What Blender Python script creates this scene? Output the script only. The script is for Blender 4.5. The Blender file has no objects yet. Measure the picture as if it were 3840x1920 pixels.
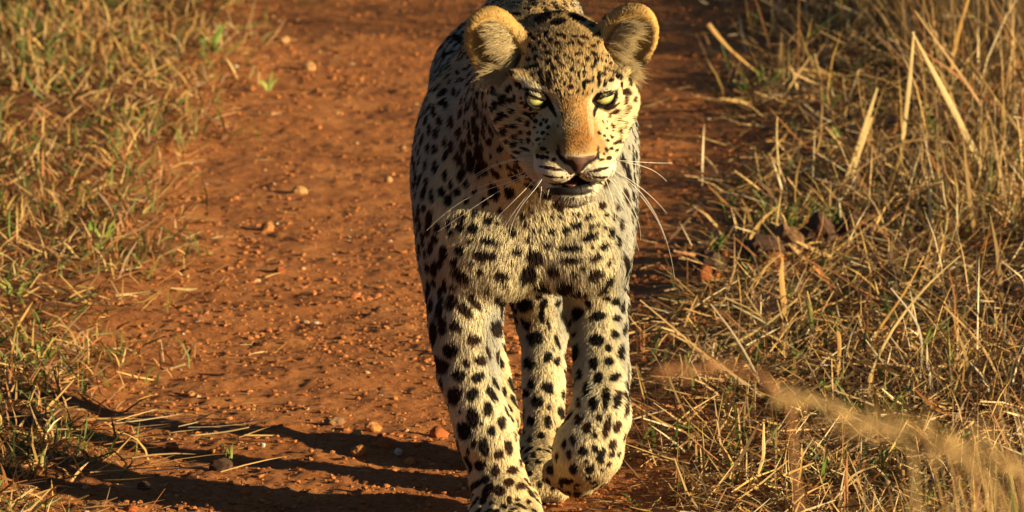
import bpy, math, random
import numpy as np
from mathutils import Vector, Matrix
from mathutils.bvhtree import BVHTree
from mathutils.kdtree import KDTree

# ------------------------------------------------------------------ camera, light, exposure
scene = bpy.context.scene
COL = scene.collection
CAM = np.array([0.0, -11.0, 2.2])
PITCH = math.radians(9.64)
FPX = 34820.0                       # focal length in photograph pixels (3840 wide)
cam_d = bpy.data.cameras.new('camera')
cam = bpy.data.objects.new('camera', cam_d)
COL.objects.link(cam)
cam.location = CAM
cam.rotation_euler = (math.radians(90) - PITCH, 0, 0)
cam_d.sensor_width = 36
cam_d.lens = 36 * FPX / 3840
cam_d.clip_start = 0.1
cam_d.clip_end = 2000
cam_d.dof.use_dof = True
cam_d.dof.focus_distance = 11.0
cam_d.dof.aperture_fstop = 18
scene.camera = cam

SUN_EL = math.radians(12.5)
SUN_TO = np.array([0.905, -0.415, 0.0]); SUN_TO /= np.linalg.norm(SUN_TO)
SUN_TO = SUN_TO * math.cos(SUN_EL) + np.array([0, 0, math.sin(SUN_EL)])
w = bpy.data.worlds.new('World')
scene.world = w
w.use_nodes = True
nt = w.node_tree
bg = nt.nodes['Background']
sky = nt.nodes.new('ShaderNodeTexSky')
sky.sky_type = 'NISHITA'
sky.sun_disc = False
sky.sun_elevation = SUN_EL
sky.sun_rotation = math.atan2(SUN_TO[0], SUN_TO[1])
sky.dust_density = 0.6; sky.ozone_density = 3.0
nt.links.new(sky.outputs[0], bg.inputs[0])
bg.inputs[1].default_value = 0.03
sd = bpy.data.lights.new('sun', 'SUN')
sd.energy = 5.0
sd.angle = math.radians(0.6)
sd.color = (1.0, 0.80, 0.46)
sun = bpy.data.objects.new('sun', sd)
COL.objects.link(sun)
sun.rotation_euler = Vector(SUN_TO).to_track_quat('Z', 'Y').to_euler()
scene.view_settings.view_transform = 'Standard'
scene.view_settings.look = 'None'
scene.view_settings.exposure = 1.08
scene.view_settings.gamma = 1
scene.view_settings.use_curve_mapping = False
scene.render.engine = 'CYCLES'
scene.cycles.max_bounces = 8
scene.cycles.use_denoising = True
scene.cycles_curves.shape = 'RIBBONS'
scene.render.film_transparent = False

_fw = np.array([0, math.cos(PITCH), -math.sin(PITCH)])
_up = np.array([0, math.sin(PITCH), math.cos(PITCH)])
def ray(px, py):
    d = _fw + (px - 1920) / FPX * np.array([1.0, 0, 0]) - (py - 960) / FPX * _up
    return d
def at(px, py, Y):
    """the point at depth Y that the photograph shows at px, py"""
    d = ray(px, py)
    return CAM + d * ((Y - CAM[1]) / d[1])
def ground_at(px, py, z=0.0):
    d = ray(px, py)
    return CAM + d * ((z - CAM[2]) / d[2])
def world_to_px(P):
    P = np.asarray(P, float) - CAM
    dep = P @ _fw
    return 1920 + FPX * P[..., 0] / dep, 960 - FPX * (P @ _up) / dep

# ------------------------------------------------------------------ helpers
def tag(o, label=None, cat=None, group=None, kind=None):
    if label: o['label'] = label
    if cat: o['category'] = cat
    if group: o['group'] = group
    if kind: o['kind'] = kind
    return o
def empty(name, loc=(0, 0, 0)):
    o = bpy.data.objects.new(name, None)
    o.location = loc
    o.empty_display_size = 0.1
    COL.objects.link(o)
    return o
def mesh_obj(name, V, F, mat, parent=None, smooth=True, colors=None, extra=None):
    me = bpy.data.meshes.new(name)
    V = np.asarray(V, np.float32); F = np.asarray(F, np.int32)
    nv, nf, k = len(V), len(F), F.shape[1]
    me.vertices.add(nv); me.vertices.foreach_set('co', V.ravel())
    me.loops.add(nf * k); me.loops.foreach_set('vertex_index', F.ravel())
    me.polygons.add(nf)
    me.polygons.foreach_set('loop_start', np.arange(0, nf * k, k, dtype=np.int32))
    me.polygons.foreach_set('use_smooth', np.full(nf, smooth))
    me.update(calc_edges=True)
    if colors is not None:
        a = me.attributes.new('col', 'FLOAT_COLOR', 'POINT')
        c = np.ones((nv, 4), np.float32); c[:, :3] = colors
        a.data.foreach_set('color', c.ravel())
    for nm, arr in (extra or {}).items():
        a = me.attributes.new(nm, 'FLOAT', 'POINT')
        a.data.foreach_set('value', np.asarray(arr, np.float32))
    me.materials.append(mat)
    o = bpy.data.objects.new(name, me)
    COL.objects.link(o)
    if parent is not None: o.parent = parent
    return o
def new_mat(name):
    m = bpy.data.materials.new(name); m.use_nodes = True
    nt = m.node_tree
    return m, nt, nt.nodes['Principled BSDF']
def ramp(nt, stops, fac):
    r = nt.nodes.new('ShaderNodeValToRGB')
    e = r.color_ramp.elements
    while len(e) < len(stops): e.new(0.5)
    for el, (p, c) in zip(e, stops):
        el.position = p; el.color = (*c, 1)
    nt.links.new(fac, r.inputs[0])
    return r.outputs[0]
def noise_node(nt, scale, detail=4, rough=0.6, vec=None):
    n = nt.nodes.new('ShaderNodeTexNoise')
    n.inputs['Scale'].default_value = scale
    n.inputs['Detail'].default_value = detail
    n.inputs['Roughness'].default_value = rough
    if vec is not None: nt.links.new(vec, n.inputs['Vector'])
    return n
def norm(v):
    v = np.asarray(v, float)
    return v / np.maximum(np.linalg.norm(v, axis=-1, keepdims=True), 1e-9)
def vnoise(P, scale, seed=0):
    """smooth value noise in 3-D, vectorised, range about -1..1"""
    Q = np.asarray(P, np.float64) * scale + seed * 17.31
    I = np.floor(Q).astype(np.int64); f = Q - I
    f = f * f * (3 - 2 * f)
    def h(ix, iy, iz):
        n = (ix * 73856093) ^ (iy * 19349663) ^ (iz * 83492791) ^ (seed * 2654435)
        n = (n ^ (n >> 13)) * 1274126177
        n = n ^ (n >> 16)
        return (n & 0xFFFF).astype(np.float64) / 32767.5 - 1
    x, y, z = I[..., 0], I[..., 1], I[..., 2]
    fx, fy, fz = f[..., 0], f[..., 1], f[..., 2]
    c = 0
    for dx in (0, 1):
        for dy in (0, 1):
            for dz in (0, 1):
                c = c + h(x + dx, y + dy, z + dz) * (fx if dx else 1 - fx) * (fy if dy else 1 - fy) * (fz if dz else 1 - fz)
    return c
def fbm(P, scale, octs=4, seed=0):
    r = 0; a = 1
    for k in range(octs):
        r = r + a * vnoise(P, scale * 2 ** k, seed + k); a *= 0.5
    return r
# ------------------------------------------------------------------ ground: one sheet, fine where the photograph looks
rg = np.random.default_rng(21)
YK = [-30, .09, .86, 1.45, 2.1, 2.83, 3.63, 4.54, 30]
XL = [-.50, -.50, -.486, -.48, -.47, -.478, -.427, -.40, -.40]
XR = [.10, .12, .19, .20, .26, .33, .37, .36, .36]
def verge(x, y):
    """0 on the bare track, rising to 1 in the grass on either side"""
    P = np.stack([x, y, 0 * x], -1)
    wob = .07 * fbm(P, 3.5, 3, 40)
    l = sm0(np.interp(y, YK, XL) + wob - x, -.05, .14)
    r = sm0(x - np.interp(y, YK, XR) - wob, -.06, .16)
    return l, r
def sm0(x, a, b):
    t = np.clip((x - a) / (b - a), 0, 1); return t * t * (3 - 2 * t)
def hgt(x, y, fine=True):
    P = np.stack([x, y, 0 * x], -1)
    l, r = verge(x, y)
    z = .007 * fbm(P, 6, 3, 50) + .018 * l + .016 * r
    if fine:
        near = np.exp(-np.maximum(np.abs(x) - 1.2, 0)) * np.exp(-np.maximum(np.abs(y - 2.3) - 3, 0))
        P2 = P * np.array([1, .8, 1])
        crumb = .0022 * fbm(P2, 60, 2, 60) + .0032 * np.maximum(vnoise(P2, 75, 63) * vnoise(P2, 31, 64), 0) + .0045 * np.maximum(fbm(P, 140, 2, 66) - .30, 0)
        lump = .006 * np.maximum(vnoise(P, 26, 70) - .45, 0) * (1 + 1.5 * r)
        z = z + (crumb * (.68 + .55 * np.exp(-np.maximum(y, 0) / .6)) + lump) * near
    return z
def axis(a, b, step, far, grow=1.22):
    v = list(np.arange(a, b + step / 2, step)); s = step
    hi = []; x = v[-1]
    while x < far: s *= grow; x += s; hi.append(x)
    s = step; lo_ = []; x = v[0]
    while x > -far: s *= grow; x -= s; lo_.append(x)
    return np.array(lo_[::-1] + v + hi)
gx = axis(-.95, .95, .0046, 500); gy = axis(-.35, 4.9, .0075, 500)
GX, GY = np.meshgrid(gx, gy, indexing='xy')
GZ = hgt(GX.ravel(), GY.ravel())
gl, gr = verge(GX.ravel(), GY.ravel())
nx, ny = len(gx), len(gy)
ii = (np.arange(ny - 1)[:, None] * nx + np.arange(nx - 1)[None]).ravel()
GF = np.stack([ii, ii + 1, ii + 1 + nx, ii + nx], 1)
m_soil, nt, b = new_mat('red_soil')
tc = nt.nodes.new('ShaderNodeTexCoord')
n1 = noise_node(nt, 9, 6, .65, tc.outputs['Object']); n2 = noise_node(nt, 160, 4, .7, tc.outputs['Object'])
c1 = ramp(nt, [(.30, (.31, .110, .036)), (.50, (.435, .160, .049)), (.72, (.54, .225, .073))], n1.outputs['Fac'])
c2 = ramp(nt, [(.28, (.52, .45, .42)), (.50, (.98, .98, .98)), (.74, (1.28, 1.36, 1.42))], n2.outputs['Fac'])
mul = nt.nodes.new('ShaderNodeMix'); mul.data_type = 'RGBA'; mul.blend_type = 'MULTIPLY'; mul.inputs[0].default_value = 1; mul.clamp_result = True
nt.links.new(c1, mul.inputs[6]); nt.links.new(c2, mul.inputs[7])
av = nt.nodes.new('ShaderNodeAttribute'); av.attribute_name = 'verge'
litter = ramp(nt, [(.3, (.028, .017, .009)), (.55, (.09, .042, .016)), (.75, (.20, .095, .034))], n2.outputs['Fac'])  # brown litter, deepened further to paint the shade in gaps between blades
mx = nt.nodes.new('ShaderNodeMix'); mx.data_type = 'RGBA'
nt.links.new(av.outputs['Fac'], mx.inputs[0]); nt.links.new(mul.outputs[2], mx.inputs[6]); nt.links.new(litter, mx.inputs[7])
nt.links.new(mx.outputs[2], b.inputs['Base Color'])
b.inputs['Roughness'].default_value = .95; b.inputs['Specular IOR Level'].default_value = .15
bp = nt.nodes.new('ShaderNodeBump'); bp.inputs['Distance'].default_value = .004; bp.inputs['Strength'].default_value = .8
n3 = noise_node(nt, 330, 5, .75, tc.outputs['Object']); nt.links.new(n3.outputs['Fac'], bp.inputs['Height']); nt.links.new(bp.outputs[0], b.inputs['Normal'])
g = mesh_obj('ground', np.stack([GX.ravel(), GY.ravel(), GZ], 1), GF, m_soil, extra={'verge': np.clip(np.maximum(gl * .5, gr * .8), 0, 1)})
tag(g, kind='structure')

# ------------------------------------------------------------------ stones
def ico():
    t = (1 + 5 ** .5) / 2
    V = norm(np.array([(-1, t, 0), (1, t, 0), (-1, -t, 0), (1, -t, 0), (0, -1, t), (0, 1, t), (0, -1, -t), (0, 1, -t), (t, 0, -1), (t, 0, 1), (-t, 0, -1), (-t, 0, 1)]))
    F = np.array([(0,11,5),(0,5,1),(0,1,7),(0,7,10),(0,10,11),(1,5,9),(5,11,4),(11,10,2),(10,7,6),(7,1,8),(3,9,4),(3,4,2),(3,2,6),(3,6,8),(3,8,9),(4,9,5),(2,4,11),(6,2,10),(8,6,7),(9,8,1)])
    return V, F
IV, IF = ico()
def ico2(V, F, times=2):
    for _ in range(times):
        V = list(map(tuple, V)); d = {}
        def mid(a, b):
            k = (min(a, b), max(a, b))
            if k not in d:
                d[k] = len(V); V.append(tuple(norm(np.array(V[a]) + np.array(V[b]))))
            return d[k]
        G = []
        for a, b_, c in F:
            x, y, z = mid(a, b_), mid(b_, c), mid(c, a); G += [(a, x, z), (b_, y, x), (c, z, y), (x, y, z)]
        V = np.array(V); F = np.array(G)
    return V, F
m_peb, nt, b = new_mat('pebble')
a_ = nt.nodes.new('ShaderNodeAttribute'); a_.attribute_name = 'col'
tc = nt.nodes.new('ShaderNodeTexCoord'); n2 = noise_node(nt, 420, 3, .7, tc.outputs['Object'])
c2 = ramp(nt, [(.3, (.62, .55, .5)), (.7, (1.15, 1.15, 1.15))], n2.outputs['Fac'])
mul = nt.nodes.new('ShaderNodeMix'); mul.data_type = 'RGBA'; mul.blend_type = 'MULTIPLY'; mul.inputs[0].default_value = 1
nt.links.new(a_.outputs['Color'], mul.inputs[6]); nt.links.new(c2, mul.inputs[7]); nt.links.new(mul.outputs[2], b.inputs['Base Color'])
b.inputs['Roughness'].default_value = .9; b.inputs['Specular IOR Level'].default_value = .2
def gravel(n, smin_, smax, xr, yr, name, keep):
    x = rg.uniform(*xr, n); y = yr[0] + (yr[1] - yr[0]) * rg.random(n) ** 1.7
    m = keep(x, y); x, y = x[m], y[m]; n = len(x)
    s = smin_ * (smax / smin_) ** (rg.random(n) ** 3.0)
    V = IV[None] * (1 + rg.uniform(-.38, .34, (n, 12, 1)))
    V = V * np.stack([rg.uniform(.8, 1.3, n), rg.uniform(.8, 1.3, n), rg.uniform(.5, .85, n)], 1)[:, None] * s[:, None, None]
    an = rg.uniform(0, 6.28, n); c, s_ = np.cos(an), np.sin(an)
    X = V[..., 0] * c[:, None] - V[..., 1] * s_[:, None]; Y = V[..., 0] * s_[:, None] + V[..., 1] * c[:, None]
    z0 = hgt(x, y) + s * .22
    V = np.stack([X + x[:, None], Y + y[:, None], V[..., 2] + z0[:, None]], -1)
    base = np.array([.44, .17, .055]) * rg.uniform(.6, 1.2, (n, 1))
    pale = (rg.random(n) < .04)[:, None]
    colr = np.where(pale, np.array([.58, .36, .18]) * rg.uniform(.7, 1.1, (n, 1)), base)
    colr = np.where((rg.random(n) < .004)[:, None], np.array([.80, .70, .58]), colr)
    F = (IF[None] + 12 * np.arange(n)[:, None, None]).reshape(-1, 3)
    o = mesh_obj(name, V.reshape(-1, 3), F, m_peb, smooth=False, colors=np.repeat(np.clip(colr, 0, 1), 12, 0))
    tag(o, kind='stuff'); return o
def patch(x, y):
    l, r = verge(x, y); P = np.stack([x, y, 0 * x], 1)
    return (rg.random(len(x)) > l * .9) & (rg.random(len(x)) > r * .75) & (rg.random(len(x)) < .60 + .5 * vnoise(P, 3.2, 77))
gravel(62000, .0010, .0050, (-.75, .75), (-.15, 4.7), 'gravel', patch)

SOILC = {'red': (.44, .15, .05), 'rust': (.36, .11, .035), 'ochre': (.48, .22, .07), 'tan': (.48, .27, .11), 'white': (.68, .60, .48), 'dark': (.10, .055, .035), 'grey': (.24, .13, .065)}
SV, SF = ico2(IV, IF, 2)
def stone(px, py, wpx, hpx, colr, label, name='stone', cat='stone', group=None, seed=0, rough=.26):
    """a stone whose middle the photograph shows at px, py (full-size pixels), resting in the soil"""
    p = ground_at(px, py + hpx * .35, .004)
    k = np.linalg.norm(p - CAM) / FPX
    r = np.array([wpx * .5 * k, wpx * .42 * k, hpx * .5 * k])
    n = rough * (fbm(SV * 1.0, 1.6, 3, seed + 100))[:, None]
    V = SV * (1 + n)
    # facets: clip by a few random planes
    q = np.random.default_rng(seed)
    for _ in range(7):
        d = norm(q.normal(0, 1, 3)); hgt_ = q.uniform(.72, .92); over = np.maximum(V @ d - hgt_, 0)
        V = V - over[:, None] * d * .9
    V = V * r
    z = float(hgt(np.array([p[0]]), np.array([p[1]]), False)[0])
    c = np.array(SOILC[colr])[None] * (1 + .22 * fbm(V, 90, 2, seed + 7)[:, None])
    o = mesh_obj(name, V, SF, m_peb, smooth=False, colors=np.clip(c, 0, 1))
    o.location = (p[0], p[1], z + r[2] * .45)
    tag(o, label, cat, group)
    return o
GS = 'stones lying on the red dirt track'
STN = [
 (1125, 700, 60, 44, 'tan', 'pale tan stone with a dark shadow at its left, upper middle of the track'),
 (1000, 838, 54, 46, 'ochre', 'ochre square-edged stone in the middle of the bare track'),
 (1455, 668, 34, 36, 'tan', 'small pale stone on the track closest to the left shoulder of the leopard'),
 (715, 1475, 36, 30, 'ochre', 'bright ochre pebble near the grassy left edge of the track'),
 (645, 1655, 50, 46, 'rust', 'rust-red clod just above the long leg shadows near the left grass'),
 (1395, 1600, 64, 50, 'ochre', 'ochre stone right of a dark hollow, left of the planted foreleg'),
 (1340, 1625, 44, 34, 'tan', 'pale flat-topped stone touching the ochre stone beside it'),
 (1345, 1680, 62, 54, 'ochre', 'angular ochre lump lower in the stone cluster by the foreleg'),
 (1440, 1655, 76, 50, 'red', 'long reddish stone sloping down beside the foreleg'),
 (1255, 1575, 80, 40, 'grey', 'broad grey-brown flat stone at the left end of the stone cluster'),
 (1645, 1610, 66, 62, 'rust', 'big rust-coloured clod touching the outer side of the planted foreleg'),
 (1495, 1680, 30, 34, 'white', 'white quartz chip among the stones left of the foreleg'),
 (985, 1662, 20, 20, 'white', 'tiny white chip just above the upper leg shadow'),
 (1188, 1196, 32, 22, 'white', 'pair-like white chip alone on the smooth middle of the track'),
 (1540, 1710, 50, 44, 'ochre', 'rounded brown stone between the white chip and the shadow'),
 (835, 1720, 92, 66, 'dark', 'large shaded stone sitting inside the upper leg shadow'),  # dark colour stands in for the shadow lying on it
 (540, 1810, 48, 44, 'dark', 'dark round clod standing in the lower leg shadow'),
 (920, 1835, 46, 36, 'red', 'reddish clod in the lit strip between two leg shadows'),
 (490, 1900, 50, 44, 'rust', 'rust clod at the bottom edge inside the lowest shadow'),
 (1285, 1915, 60, 46, 'ochre', 'orange stone at the very bottom of the picture left of the paw'),
 (1050, 1005, 40, 34, 'rust', 'brown clod on the track below a dark gap'),
 (1330, 1110, 36, 30, 'red', 'soft red lump on the smooth track left of the shoulder'),
 (1065, 140, 44, 34, 'tan', 'blurred pale stone on the far track below the shadow band'),
 (1160, 245, 60, 44, 'tan', 'yellowish flat stone with a dark underside on the far track'),
]
for i, s in enumerate(STN): stone(*s, group=GS, seed=i + 3)
GD = 'dung clods in the right-hand grass'
for i, s in enumerate([
 (2660, 985, 110, 90, 'dark', 'black-brown dung clod leftmost of the row, at the edge of the grass'),
 (2650, 1050, 90, 60, 'rust', 'reddish clod of earth below the leftmost dung'),
 (2850, 960, 120, 90, 'dark', 'dark crusted dung clod in the middle of the row'),
 (2960, 930, 100, 80, 'grey', 'brown crumbly dung clod between two darker ones'),
 (3060, 900, 110, 90, 'dark', 'large dark dung clod with straw leaning over it'),
 (3200, 885, 120, 84, 'dark', 'rightmost dung clod, half buried under dry straw'),
 (2900, 1010, 90, 60, 'rust', 'rusty clod in front of the middle of the dung row')]):
    stone(s[0], s[1], s[2] * 1.35, s[3] * 1.6, *s[4:], name='dung_clod', cat='dung', group=GD, seed=i + 60, rough=.34)

DUNG = [ground_at(px, py)[:2] for px, py in ((2660, 1000), (2850, 980), (2960, 950), (3060, 925), (3200, 910), (2760, 1010))]
# ------------------------------------------------------------------ grass blades
m_blade, nt, b = new_mat('grass_blade')
a_ = nt.nodes.new('ShaderNodeAttribute'); a_.attribute_name = 'col'
nt.links.new(a_.outputs['Color'], b.inputs['Base Color']); b.inputs['Roughness'].default_value = .6; b.inputs['Specular IOR Level'].default_value = .3
tr = nt.nodes.new('ShaderNodeBsdfTranslucent'); nt.links.new(a_.outputs['Color'], tr.inputs['Color'])
ms = nt.nodes.new('ShaderNodeMixShader'); ms.inputs[0].default_value = .15
nt.links.new(b.outputs[0], ms.inputs[1]); nt.links.new(tr.outputs[0], ms.inputs[2])
nt.links.new(ms.outputs[0], nt.nodes['Material Output'].inputs['Surface'])
def blades(base, az, elev, L, W, bend, colr, seg=3, kink=None, profile=None):
    """base n,3; az heading; elev start angle; bend total droop in radians"""
    n = len(base)
    P = [base]; el = elev.copy(); p = base
    hd = np.stack([np.cos(az), np.sin(az)], 1)
    dirs = []
    for k in range(seg):
        d = np.stack([hd[:, 0] * np.cos(el), hd[:, 1] * np.cos(el), np.sin(el)], 1)
        dirs.append(d); p = p + d * (L / seg)[:, None]; P.append(p)
        el = el - bend / seg
        if kink is not None: el = np.where(kink == k, el - 1.3, el)
    tw = rg.uniform(0, 6.28, n)
    side0 = np.stack([-np.sin(az), np.cos(az), 0 * az], 1)
    prof = profile if profile is not None else [.8, 1, .8, .12] if seg == 3 else list(np.linspace(1, .15, seg + 1))
    V = []
    for k in range(seg + 1):
        d = dirs[min(k, seg - 1)]
        up = np.cross(side0, d)
        s_ = side0 * np.cos(tw)[:, None] + up * np.sin(tw)[:, None]
        wv = s_ * (W * prof[k] * .5)[:, None]
        V += [P[k] - wv, P[k] + wv]
    V = np.stack(V, 1)
    m = 2 * (seg + 1)
    F = np.array([(2 * k, 2 * k + 1, 2 * k + 3, 2 * k + 2) for k in range(seg)])
    F = (F[None] + m * np.arange(n)[:, None, None]).reshape(-1, 4)
    cc = np.repeat(np.clip(colr, 0, 1), m, 0)
    return V.reshape(-1, 3), F, cc
def merge(parts):
    V = np.concatenate([p[0] for p in parts]); C_ = np.concatenate([p[2] for p in parts])
    F = []; o = 0
    for p in parts: F.append(p[1] + o); o += len(p[0])
    return V, np.concatenate(F), C_
STRAW = np.array([.50, .32, .135]); GOLD = np.array([.52, .32, .10]); OLDST = np.array([.24, .145, .075]); GREENB = np.array([.11, .16, .03]); RUSTB = np.array([.34, .14, .045]); PALEST = np.array([.70, .56, .34])
def pickcol(n, wts):
    cs = [STRAW, GOLD, OLDST, GREENB, RUSTB, PALEST]
    k = rg.choice(6, n, p=np.array(wts) / sum(wts))
    return np.array(cs)[k] * rg.uniform(.65, 1.2, (n, 1))
def scatter(n, xr, yr, dens):
    x = rg.uniform(*xr, n); y = rg.uniform(*yr, n)
    clear = np.ones(n)                                   # little grass grows where the dung lies
    for cx, cy in DUNG: clear *= 1 - .85 * np.exp(-((x - cx) / .035) ** 2 - ((y - cy + .05) / .09) ** 2)
    m = rg.random(n) < dens(x, y) * clear; x, y = x[m], y[m]
    return np.stack([x, y, hgt(x, y, False) - .003], 1)
def clumpy(P, s, seed): return np.clip(.55 + .9 * vnoise(P, s, seed), 0, 1)
def xy0(x, y): return np.stack([x, y, 0 * x], 1)
# right verge
def dR(x, y): return verge(x, y)[1] * clumpy(xy0(x, y), 7, 81)
rightw = lambda x: sm0(x, .45, .85)
B = []
p = scatter(40000, (.05, 1.05), (-.6, 5.0), lambda x, y: np.clip(verge(x, y)[1] * 1.0 * (.55 + .45 * clumpy(xy0(x, y), 5, 82)), 0, 1)); n = len(p)   # litter
L = rg.uniform(.015, .10, n); p[:, 2] += rg.uniform(0, .016, n)
B.append(blades(p, rg.uniform(0, 6.28, n), rg.normal(.15, .30, n), L, rg.uniform(.0011, .0030, n) * np.where(rg.random(n) < .05, 2.0, 1), rg.normal(0, .3, n), pickcol(n, [4, 2, 3, .2, 2, .8]), 2, profile=[.8, 1, .5]))
o = mesh_obj('straw_litter', *B[0][:2], m_blade, smooth=False, colors=B[0][2]); tag(o, kind='stuff')
B = []
p = scatter(27000, (.12, 1.1), (-.8, 5.0), lambda x, y: dR(x, y) * (.35 + .65 * rightw(x))); n = len(p)       # standing dry stems
L = rg.uniform(.022, .08, n) * (1 + 1.5 * rightw(p[:, 0] + .06 * (p[:, 1] - 1))) * (.8 + .5 * clumpy(p, 4, 85)); L *= np.where(p[:, 1] < .9, .8, 1)
B.append(blades(p, rg.uniform(0, 6.28, n), rg.normal(1.15, .30, n), L * 1.15, rg.uniform(.0012, .0032, n) * np.where(rg.random(n) < .06, 1.9, 1), rg.normal(.35, .4, n), pickcol(n, [4, 3, 2, .5, 1.5, 1.2]), 3, kink=np.where(rg.random(n) < .12, 1, -1)))
p = scatter(15000, (.10, 1.1), (-.6, 5.0), lambda x, y: dR(x, y) * (clumpy(xy0(x, y), 9, 88) ** 2)); n = len(p)      # green blades
B.append(blades(p, rg.uniform(0, 6.28, n), rg.normal(1.05, .3, n), rg.uniform(.02, .06, n), rg.uniform(.0022, .0052, n), rg.normal(.5, .3, n), pickcol(n, [.3, .1, .2, 6, 0, 0]) * rg.uniform(.6, 1.4, (n, 1)), 3))
V, F, C_ = merge(B); o = mesh_obj('dry_grass', V, F, m_blade, smooth=False, colors=C_); tag(o, kind='stuff')
# left verge
B = []
dL = lambda x, y: verge(x, y)[0] * clumpy(xy0(x, y), 6, 91)
p = scatter(30000, (-1.15, -.25), (-.5, 5.0), lambda x, y: np.clip(verge(x, y)[0] * 1.2, 0, 1) * .9); n = len(p)
B.append(blades(p, rg.uniform(0, 6.28, n), rg.normal(.2, .3, n), rg.uniform(.02, .07, n), rg.uniform(.0014, .0032, n), rg.normal(.1, .4, n), pickcol(n, [2.2, 2.5, 2.5, 1.6, 3.2, .1]), 2, profile=[.8, 1, .5]))
p = scatter(24000, (-1.15, -.3), (-.5, 5.0), dL); n = len(p)
B.append(blades(p, rg.uniform(0, 6.28, n), rg.normal(1.05, .35, n), rg.uniform(.018, .055, n) * (1 + .6 * sm0(-p[:, 0], .6, .9)), rg.uniform(.0016, .0036, n), rg.normal(.6, .5, n), pickcol(n, [2, 2.6, 1.2, 3.4, 2.4, .1]), 3))
V, F, C_ = merge(B); o = mesh_obj('short_grass', V, F, m_blade, smooth=False, colors=C_); tag(o, kind='stuff')
# straw strewn over the track edges
p = scatter(1300, (-.62, .3), (-.1, 4.6), lambda x, y: np.exp(-((x - np.interp(y, YK, XL)) / .16) ** 2) + np.exp(-((x - np.interp(y, YK, XR)) / .10) ** 2)); n = len(p); p[:, 2] += .006
B = blades(p, rg.normal(0, .9, n) + 3.14 * (rg.random(n) < .5), rg.normal(.05, .10, n), rg.uniform(.012, .06, n), rg.uniform(.0008, .0018, n), rg.normal(0, .15, n), pickcol(n, [4, 3, 1, .2, 2, .6]), 3)
q_ = 60; p = np.stack([rg.normal(-.47, .06, q_), rg.normal(.55, .13, q_), 0 * np.zeros(q_)], 1); p[:, 2] = hgt(p[:, 0], p[:, 1], False) + .006 + rg.uniform(0, .006, q_)
B2 = blades(p, rg.normal(.1, .35, q_), rg.normal(.06, .08, q_), rg.uniform(.03, .12, q_), rg.uniform(.0010, .0022, q_), rg.normal(.05, .15, q_), pickcol(q_, [3, 3, 1.5, 0, 1, 1]), 3)
B = merge([B, B2])
o = mesh_obj('loose_straw', *B[:2], m_blade, smooth=False, colors=B[2]); tag(o, kind='stuff')
# taller grass of the roadside: beyond the frame on the right, and nearer to the camera (out of focus in the corner)
B = []
p = scatter(9000, (1.0, 4.2), (-2.0, 6.5), lambda x, y: clumpy(xy0(x, y), 2.2, 95) ** 1.6); n = len(p)
B.append(blades(p, rg.uniform(0, 6.28, n), rg.normal(1.2, .22, n), rg.uniform(.06, .16, n), rg.uniform(.0015, .0035, n), rg.normal(.4, .3, n), pickcol(n, [4, 3, 2, 1, 1, 1]), 3))
p = scatter(9000, (-4.0, -1.05), (-2.0, 6.5), lambda x, y: clumpy(xy0(x, y), 2.2, 96) * .8); n = len(p)
B.append(blades(p, rg.uniform(0, 6.28, n), rg.normal(1.2, .22, n), rg.uniform(.05, .14, n), rg.uniform(.0015, .0035, n), rg.normal(.4, .3, n), pickcol(n, [3, 3, 1, 2, 2, 0]), 3))
V, F, C_ = merge(B); o = mesh_obj('roadside_grass', V, F, m_blade, smooth=False, colors=C_); tag(o, kind='stuff')
# ------------------------------------------------------------------ the leopard: one implicit body
LEO = empty('leopard', (0.02, 0.0, 0.0))
tag(LEO, 'spotted leopard walking towards the camera on the red dirt track', 'leopard')

YAW, TH = math.radians(8), math.radians(19)
HF = np.array([math.sin(YAW) * math.cos(TH), -math.cos(YAW) * math.cos(TH), -math.sin(TH)])
HR = np.array([math.cos(YAW), math.sin(YAW), 0.0])
HU = np.cross(HF, HR)
HO = at(2139, 366, -0.30)
HM = np.stack([HR, HF, HU]) * 100.0                    # world metres -> head centimetres
def to_head(P): return (P - HO) @ HM.T
def head_pt(x, y, z): return HO + (np.array([x, y, z]) @ np.stack([HR, HF, HU])) * 0.01

def smin(a, b, k):
    h = np.clip(0.5 + 0.5 * (b - a) / k, 0, 1)
    return b + (a - b) * h - k * h * (1 - h)
def d_ell(P, c, r, M=None):
    Q = P - c
    if M is not None: Q = Q @ M.T
    k0 = np.sqrt(((Q / r) ** 2).sum(-1)); k1 = np.sqrt(((Q / (np.asarray(r) ** 2)) ** 2).sum(-1))
    return k0 * (k0 - 1) / np.maximum(k1, 1e-6)
def d_cap(P, a, b, ra, rb):
    ab = b - a
    t = np.clip(((P - a) @ ab) / (ab @ ab), 0, 1)
    return np.sqrt(((P - a - t[..., None] * ab) ** 2).sum(-1)) - (ra + (rb - ra) * t)

def d_box(P, c, hf, r):
    q = np.abs(P - c) - (np.asarray(hf) - r)
    return np.sqrt((np.maximum(q, 0) ** 2).sum(-1)) + np.minimum(q.max(-1), 0) - r
DF = {}
PR = []   # (kind, args, smooth k, op, lo, hi)
def E(c, r, k=0.03, op='+', M=None):
    c = np.asarray(c, float); r = np.asarray(r, float)
    m = r.max() if M is not None else r
    PR.append(('e', (c, r, M), k, op, c - m - k - .012, c + m + k + .012))
def C(a, b, ra, rb, k=0.03, op='+'):
    a = np.asarray(a, float); b = np.asarray(b, float)
    m = max(ra, rb) + k + .012
    PR.append(('c', (a, b, ra, rb), k, op, np.minimum(a, b) - m, np.maximum(a, b) + m))
DF.update(e=d_ell, c=d_cap, b=d_box)
def B3(c, hf, r, k=.03):
    c = np.asarray(c, float); hf = np.asarray(hf, float)
    PR.append(('b', (c, hf, r), k, '+', c - hf - k - .012, c + hf + k + .012))
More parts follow.
